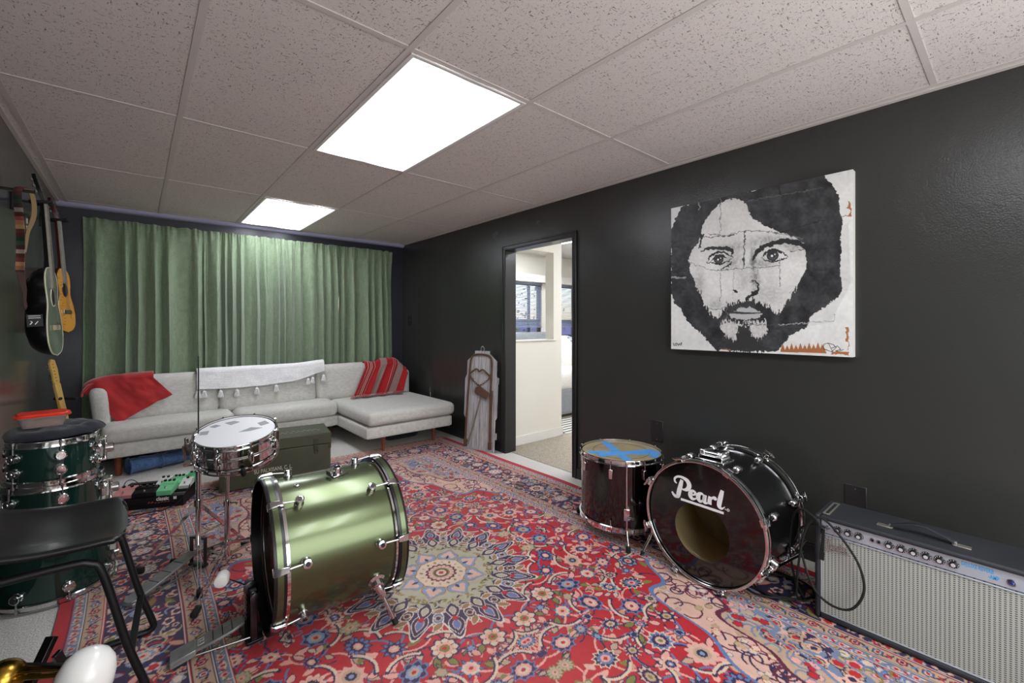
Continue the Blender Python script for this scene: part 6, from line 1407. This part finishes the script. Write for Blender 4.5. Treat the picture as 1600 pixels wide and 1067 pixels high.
b = MB(); b.tube([(.008, .018*math.cos(k*PI/8), HB-.02+.03*math.sin(k*PI/8)) for k in range(16)], .005, 8, True); b.build('hanging_ring', 'steel', t)
b = MB(); b.tube(spline([(-.014, .145, .03), (-.014, .140, .35), (-.014, .128, .68), (-.014, .118, .84), (-.014, .10, .895), (-.014, .05, .915), (-.014, -.05, .915), (-.014, -.10, .895), (-.014, -.118, .84), (-.014, -.118, .60), (-.014, -.122, .3), (-.014, -.125, .03)], 6), .0115, 8, sx=.8); b.build('iron_frame', 'rusty_iron', t, smooth=60)
b = MB(); b.tube(spline([(-.014, -.135, .06), (-.014, -.132, .35), (-.014, -.135, .58)], 6), .008, 8); b.build('iron_bar', 'rusty_iron', t)
b = MB(); b.tube(spline([(-.022, .128, .715), (-.03, .09, .745), (-.034, .045, .775), (-.036, .02, .772), (-.036, 0, .755), (-.036, -.02, .77), (-.034, -.045, .77), (-.03, -.09, .735), (-.022, -.13, .705)], 6), [.008]*48+[.008], 8); b.build('yoke', 'rusty_iron', t, smooth=60)
chp = spline([(-.026, .115, .715), (-.03, .07, .665), (-.03, .02, .628), (-.03, 0, .622), (-.03, -.03, .632), (-.03, -.08, .668), (-.026, -.115, .705)], 6)
for k in range(0, len(chp)-1, 2):
    p, q = chp[k], chp[min(k+2, len(chp)-1)]; u, v, d = frame(q-p); c = (p+q)/2; w_ = u if (k//2) % 2 else v; L_ = (q-p).length*.68
    b = MB(); b.tube([c+d*L_*math.cos(a*PI/6)+w_*.008*math.sin(a*PI/6) for a in range(12)], .0026, 6, True); b.build('chain_link', 'rusty_iron', t)
for y in (.145, -.125): b = MB(); b.box(-.022, .004, y-.016, y+.016, .03, .10); b.build('clamp', 'rusty_iron', t, bevel=.003)
# hatchet hung on the board
Mt = Matrix.LocRotScale(t.location, t.rotation_euler, None)
t = emp('hatchet', 'old rusty hatchet with long wooden handle hung on the weathered board', 'hatchet', t.location, t.rotation_euler)
b = MB(); b.tube(spline([(-.034, -.035, .58), (-.034, .0, .43), (-.034, .055, .22), (-.034, .098, .09), (-.034, .105, .06)], 6), [.009]*18+[.011]*6+[.013], 8, sx=.7); b.build('handle', 'old_handle', t, smooth=60)
b = MB(); b.prism([(.03, .605), (.045, .56), (.02, .535), (-.03, .525), (-.085, .495), (-.115, .56), (-.06, .59), (-.01, .618)], .010, plane_M((-.040, 0, 0), (0, 1, 0), (0, 0, 1)), -.008); b.build('blade', 'rusty_iron', t, bevel=.003)
# ================================================================ guitar amplifier
mat('tolex', '#24262a', .65, bump=(420, .5, .0008), var=(8, '#2e3035', .2)); mat('panel_silver', '#b4bac4', .4, .35); mat('sky_blue_ink', '#3fa0dc', .5); mat('knob_black', '#0c0c0c', .3, coat=.4); mat('knob_silver', '#c9cacc', .35, .2)
m = mat('grille_cloth', '#a4a699', .8, sheen=.3); n, l, bs = nodes_of(m); tc = n['Texture Coordinate']
sp = n.new('ShaderNodeSeparateXYZ'); l.new(tc.outputs['Object'], sp.inputs[0])
def MM(op, a, c=None):
    q = n.new('ShaderNodeMath'); q.operation = op
    for i, s in enumerate((a, c)):
        if s is None: continue
        if isinstance(s, (int, float)): q.inputs[i].default_value = s
        else: l.new(s, q.inputs[i])
    return q.outputs[0]
fy = MM('SINE', MM('MULTIPLY', sp.outputs[1], 2*PI/.0115)); fz = MM('SINE', MM('ADD', MM('MULTIPLY', sp.outputs[2], 2*PI/.0070), MM('MULTIPLY', MM('SIGN', MM('SINE', MM('MULTIPLY', sp.outputs[1], PI/.0115))), 1.57)))
dash = MM('MULTIPLY', MM('GREATER_THAN', fy, .05), MM('GREATER_THAN', fz, .1))
cr = n.new('ShaderNodeMix'); cr.data_type = 'RGBA'; cr.inputs[6].default_value = srgbc('#a8aaa2'); cr.inputs[7].default_value = srgbc('#3c4046'); l.new(dash, cr.inputs[0]); l.new(cr.outputs[2], bs.inputs['Base Color'])
uu = n.new('ShaderNodeBump'); uu.invert = True; uu.inputs['Strength'].default_value = .5; uu.inputs['Distance'].default_value = .001; l.new(dash, uu.inputs['Height']); l.new(uu.outputs[0], bs.inputs['Normal'])
t = emp('guitar_amplifier', 'silver-fronted black guitar combo amplifier with row of numbered knobs and handle', 'amplifier', (2.58, -1.222, .0118))
AW, AH, AD = .312, .418, .225        # half width (along y), height, depth
prof = [(0, 0), (AD, 0), (AD, AH), (.012, AH), (0, AH-.012)]
b = MB(); b.box(0, AD, -AW, -AW+.018, 0, AH); b.box(0, AD, AW-.018, AW, 0, AH); b.box(0, AD, -AW+.018, AW-.018, AH-.018, AH); b.box(0, AD, -AW+.018, AW-.018, 0, .02); b.box(.06, AD, -AW+.018, AW-.018, .02, AH-.018); b.build('cabinet', 'tolex', t, bevel=.007)
b = MB(); b.box(.010, .03, -AW+.02, AW-.02, .022, .343); gr = b.build('grille', 'grille_cloth', t, bevel=.004)
b = MB(); y0, y1, z0_, z1_ = -AW+.019, AW-.019, .021, .344
for q in ((y0, y1, z0_, z0_+.004), (y0, y1, z1_-.004, z1_), (y0, y0+.004, z0_, z1_), (y1-.004, y1, z0_, z1_)): b.box(.006, .012, *q)
b.build('grille_trim', 'panel_silver', gr, bevel=.001)
b = MB(); b.box(.012, .03, -AW+.02, AW-.02, .347, .398); pn = b.build('control_panel', 'panel_silver', t, bevel=.001)
PZ = .3735
def wy(y): return y+1.222
for y in (-.935, -.954, -1.093, -1.112):
    b = MB(); b.lathe([(.0075, 0), (.0075, .003), (.0045, .004), (.0038, .001), (0, .0008)], (.012, wy(y), PZ), (-1, 0, 0), 18); o = b.build('input_jack', 'steel', t); b = MB(); b.lathe([(.0036, 0), (.0036, .0006), (0, .0006)], (.0112, wy(y), PZ), (-1, 0, 0), 14); b.build('socket', 'hole_black', o)
for y in (-.985, -1.018, -1.052, -1.141, -1.175, -1.208, -1.241, -1.275, -1.309):
    b = MB(); b.lathe([(.0145, 0), (.0145, .002), (.011, .004), (.0095, .013), (.0065, .0145), (0, .0145)], (.012, wy(y), PZ), (-1, 0, 0), 28); o = b.build('knob', 'knob_black', t)
    b = MB(); b.lathe([(.0062, 0), (.0060, .0012), (0, .0012)], (-.0022, wy(y), PZ), (-1, 0, 0), 18); b.build('knob_cap', 'knob_silver', o)
    b = MB()
    for k in range(10):
        a = math.radians(-60-k*30+90+60); M_ = plane_M((.0089, wy(y)+.0122*math.cos(a), PZ+.0122*math.sin(a)), (0, -1, 0), (0, 0, 1)); b.box(-.0006, .0006, -.0017, .0017, 0, .0009, M_)
    b.build('numerals', 'lettering_white', o, smooth=0)
ML = plane_M((.0118, wy(-1.327), PZ+.005), (0, -1, 0), (0, 0, 1)); b = MB(); text(b, 'DELUXE REVERB', .0195, ML, .0003, bold=.0005, sx=.52); text(b, '-AMP', .0195, ML @ Matrix.Translation((.062, -.0180, 0)), .0003, bold=.0005, sx=.55); b.build('lettering', 'sky_blue_ink', pn, smooth=0)
b = MB(); b.lathe([(.011, 0), (.011, .002), (.008, .003), (.008, 0)], (.012, wy(-1.440), PZ-.006), (-1, 0, 0), 24, closed=True); o = b.build('jewel_ring', 'steel', t); b = MB(); b.lathe([(.008, 0), (.007, .005), (.004, .008), (0, .009)], (.012, wy(-1.440), PZ-.006), (-1, 0, 0), 8); b.build('jewel', mat('jewel_blue', '#1a1a70', .08, coat=1.), o, smooth=0)
# script badge
mat('badge_silver', '#c4b6b4', .35, .3)
for nm_, off, wk in (('badge_backing', 0., 1.35), ('badge_script', .0016, .62)):
    b = MB(); ML = plane_M((.009-off, wy(-.928), .282), (0, -1, 0), (0, 0, 1)); k = .001
    def S(pts, closed=False): stroke(b, [(x*k, y*k, max(w*wk, 1.) * k) for x, y, w in pts], ML, .0016, 6, closed)
    S([(4, 24, 1), (-2, 30, 1.3), (4, 38, 1.5), (20, 42, 1.6), (34, 40, 1.8), (38, 44, 1)]); S([(30, 40, 1.6), (28, 26, 2.), (27, 8, 2.), (24, -4, 1.5), (18, -4, 1)]); S([(16, 24, 1.), (30, 25, 1.4), (38, 27, 1)])
    S([(38, 16, .9), (44, 19, 1.2), (42, 24, 1.2), (37, 18, 1.5), (40, 10, 1.2), (46, 14, .8)]); S([(49, 24, 1.3), (49, 12, 1.3)]); S([(49, 19, .8), (54, 24, 1.2), (57, 20, 1.4), (57, 12, 1.2)])
    S([(68, 22, 1), (62, 24, 1.2), (61, 15, 1.4), (66, 13, 1), (69, 20, .9)]); S([(72, 42, 1.2), (71, 26, 1.5), (71, 14, 1.3)]); S([(75, 18, .9), (81, 22, 1.2), (79, 27, 1.2), (75, 20, 1.4), (78, 13, 1.2), (83, 17, .8)])
    S([(86, 28, 1.3), (86, 16, 1.3)]); S([(86, 22, .8), (91, 28, 1.2), (96, 30, .8)]); S([(16, 0, 1.1), (50, 3, 1.4), (104, 12, .8)])
    b.build(nm_, 'black_plastic' if nm_ == 'badge_backing' else 'badge_silver', gr, smooth=0)
# handle, corner brackets, feet
b = MB(); hp = spline([(.075, -.085, AH+.006), (.075, -.06, AH+.018), (.075, 0, AH+.034), (.075, .06, AH+.018), (.075, .085, AH+.006)], 6); vs = []; fs = []
for p in hp: vs += [p+Vector((-.014, 0, 0)), p+Vector((.014, 0, 0)), p+Vector((.012, 0, .007)), p+Vector((-.012, 0, .007))]
for i in range(len(hp)-1):
    for k in range(4): fs.append((4*i+k, 4*i+(k+1) % 4, 4*i+4+(k+1) % 4, 4*i+4+k))
fs += [(3, 2, 1, 0), tuple(4*(len(hp)-1)+k for k in range(4))]; b.add(vs, fs); hdl = b.build('handle', mat('handle_grey', '#2b2d32', .35), t, bevel=.001)
for s in (-1, 1): b = MB(); b.box(.062, .088, s*.082-.0, s*.126, AH, AH+.004) if s > 0 else b.box(.062, .088, -.126, -.082, AH, AH+.004); b.box(.066, .084, s*.085-.006, s*.085+.006, AH, AH+.012); b.build('handle_cap', 'brass_worn' if 'brass_worn' in MATS else mat('brass_worn', '#b8b4a8', .35, .8), hdl, bevel=.001)
for s in (-1, 1):
    b = MB(); yy = s*(AW-.032); F_ = [(.03, .19, yy-.012, yy-.006), (.03, .19, yy+.006, yy+.012), (.03, .036, yy-.006, yy+.006), (.184, .19, yy-.006, yy+.006)]
    for x0, x1, y0, y1 in F_: b.box(x0, x1, y0, y1, AH, AH+.003)
    b.build('strap_bracket', 'brass_worn', t, bevel=.0008)
# ================================================================ instrument cable
t = emp('instrument_cable', 'coiled black instrument cable plugged into the amplifier and piled on the rug', 'cable', (0, 0, 0))
P_ = [(2.575, -.935, .385), (2.545, -.932, .392), (2.53, -.93, .425), (2.56, -.87, .44), (2.62, -.82, .37), (2.65, -.80, .22), (2.66, -.82, .08), (2.64, -.86, .03)]
for k in range(46):
    a = -.6-k*2*PI/14; r = .135+.022*math.sin(k*.7); P_.append((2.67+.02*math.sin(k*.45)+r*.95*math.cos(a), -.735+.018*math.cos(k*.33)+r*.95*math.sin(a)*.82, .018+.006*(k/46)+.004*math.sin(k*1.7)**2))
P_ = [p if i < 8 else (p[0], max(p[1], -.893), p[2]) for i, p in enumerate(P_)]
P_ += [(2.60, -.84, .06), (2.56, -.86, .22), (2.55, -.885, .36), (2.548, -.93, .430), (2.548, -.985, .40), (2.552, -1.055, .30), (2.552, -1.075, .20), (2.55, -1.04, .115), (2.55, -.98, .095), (2.55, -.92, .13), (2.57, -.875, .22), (2.60, -.85, .33), (2.555, -.915, .395), (2.575, -.954, .3855)]
b = MB(); b.tube(spline(P_, 7), .0046, 8); b.build('cord', 'black_rubber', t, smooth=60)
for y in (-.935, -.954): b = MB(); b.lathe([(.003, -.004), (.003, .0), (.0058, .0), (.0058, .022), (.004, .03), (0, .03)], (2.592, y, .3853), (-1, 0, .1), 14); b.build('plug', 'steel', t)
b = MB(); b.lathe([(.0, 0), (.003, .001), (.003, .025), (.006, .026), (.006, .05), (.004, .055), (0, .055)], (2.562, -.884, .018), (.1, .45, .02), 12); b.build('plug', 'steel', t)
b = MB(); b.tube(spline([(2.563, -.884+.025, .020), (2.58, -.83, .02), (2.62, -.76, .018)], 6), .0038, 8); b.build('cord_end', 'black_rubber', t)
b = MB(); b.bar((2.567, -.943, .383), (2.566, -.940, .285), .012, .004, (1, 0, 0)); b.bar((2.566, -.940, .29), (2.566, -.937, .255), .017, .006, (1, 0, 0)); b.build('cable_tie', 'black_rubber', t, bevel=.002)
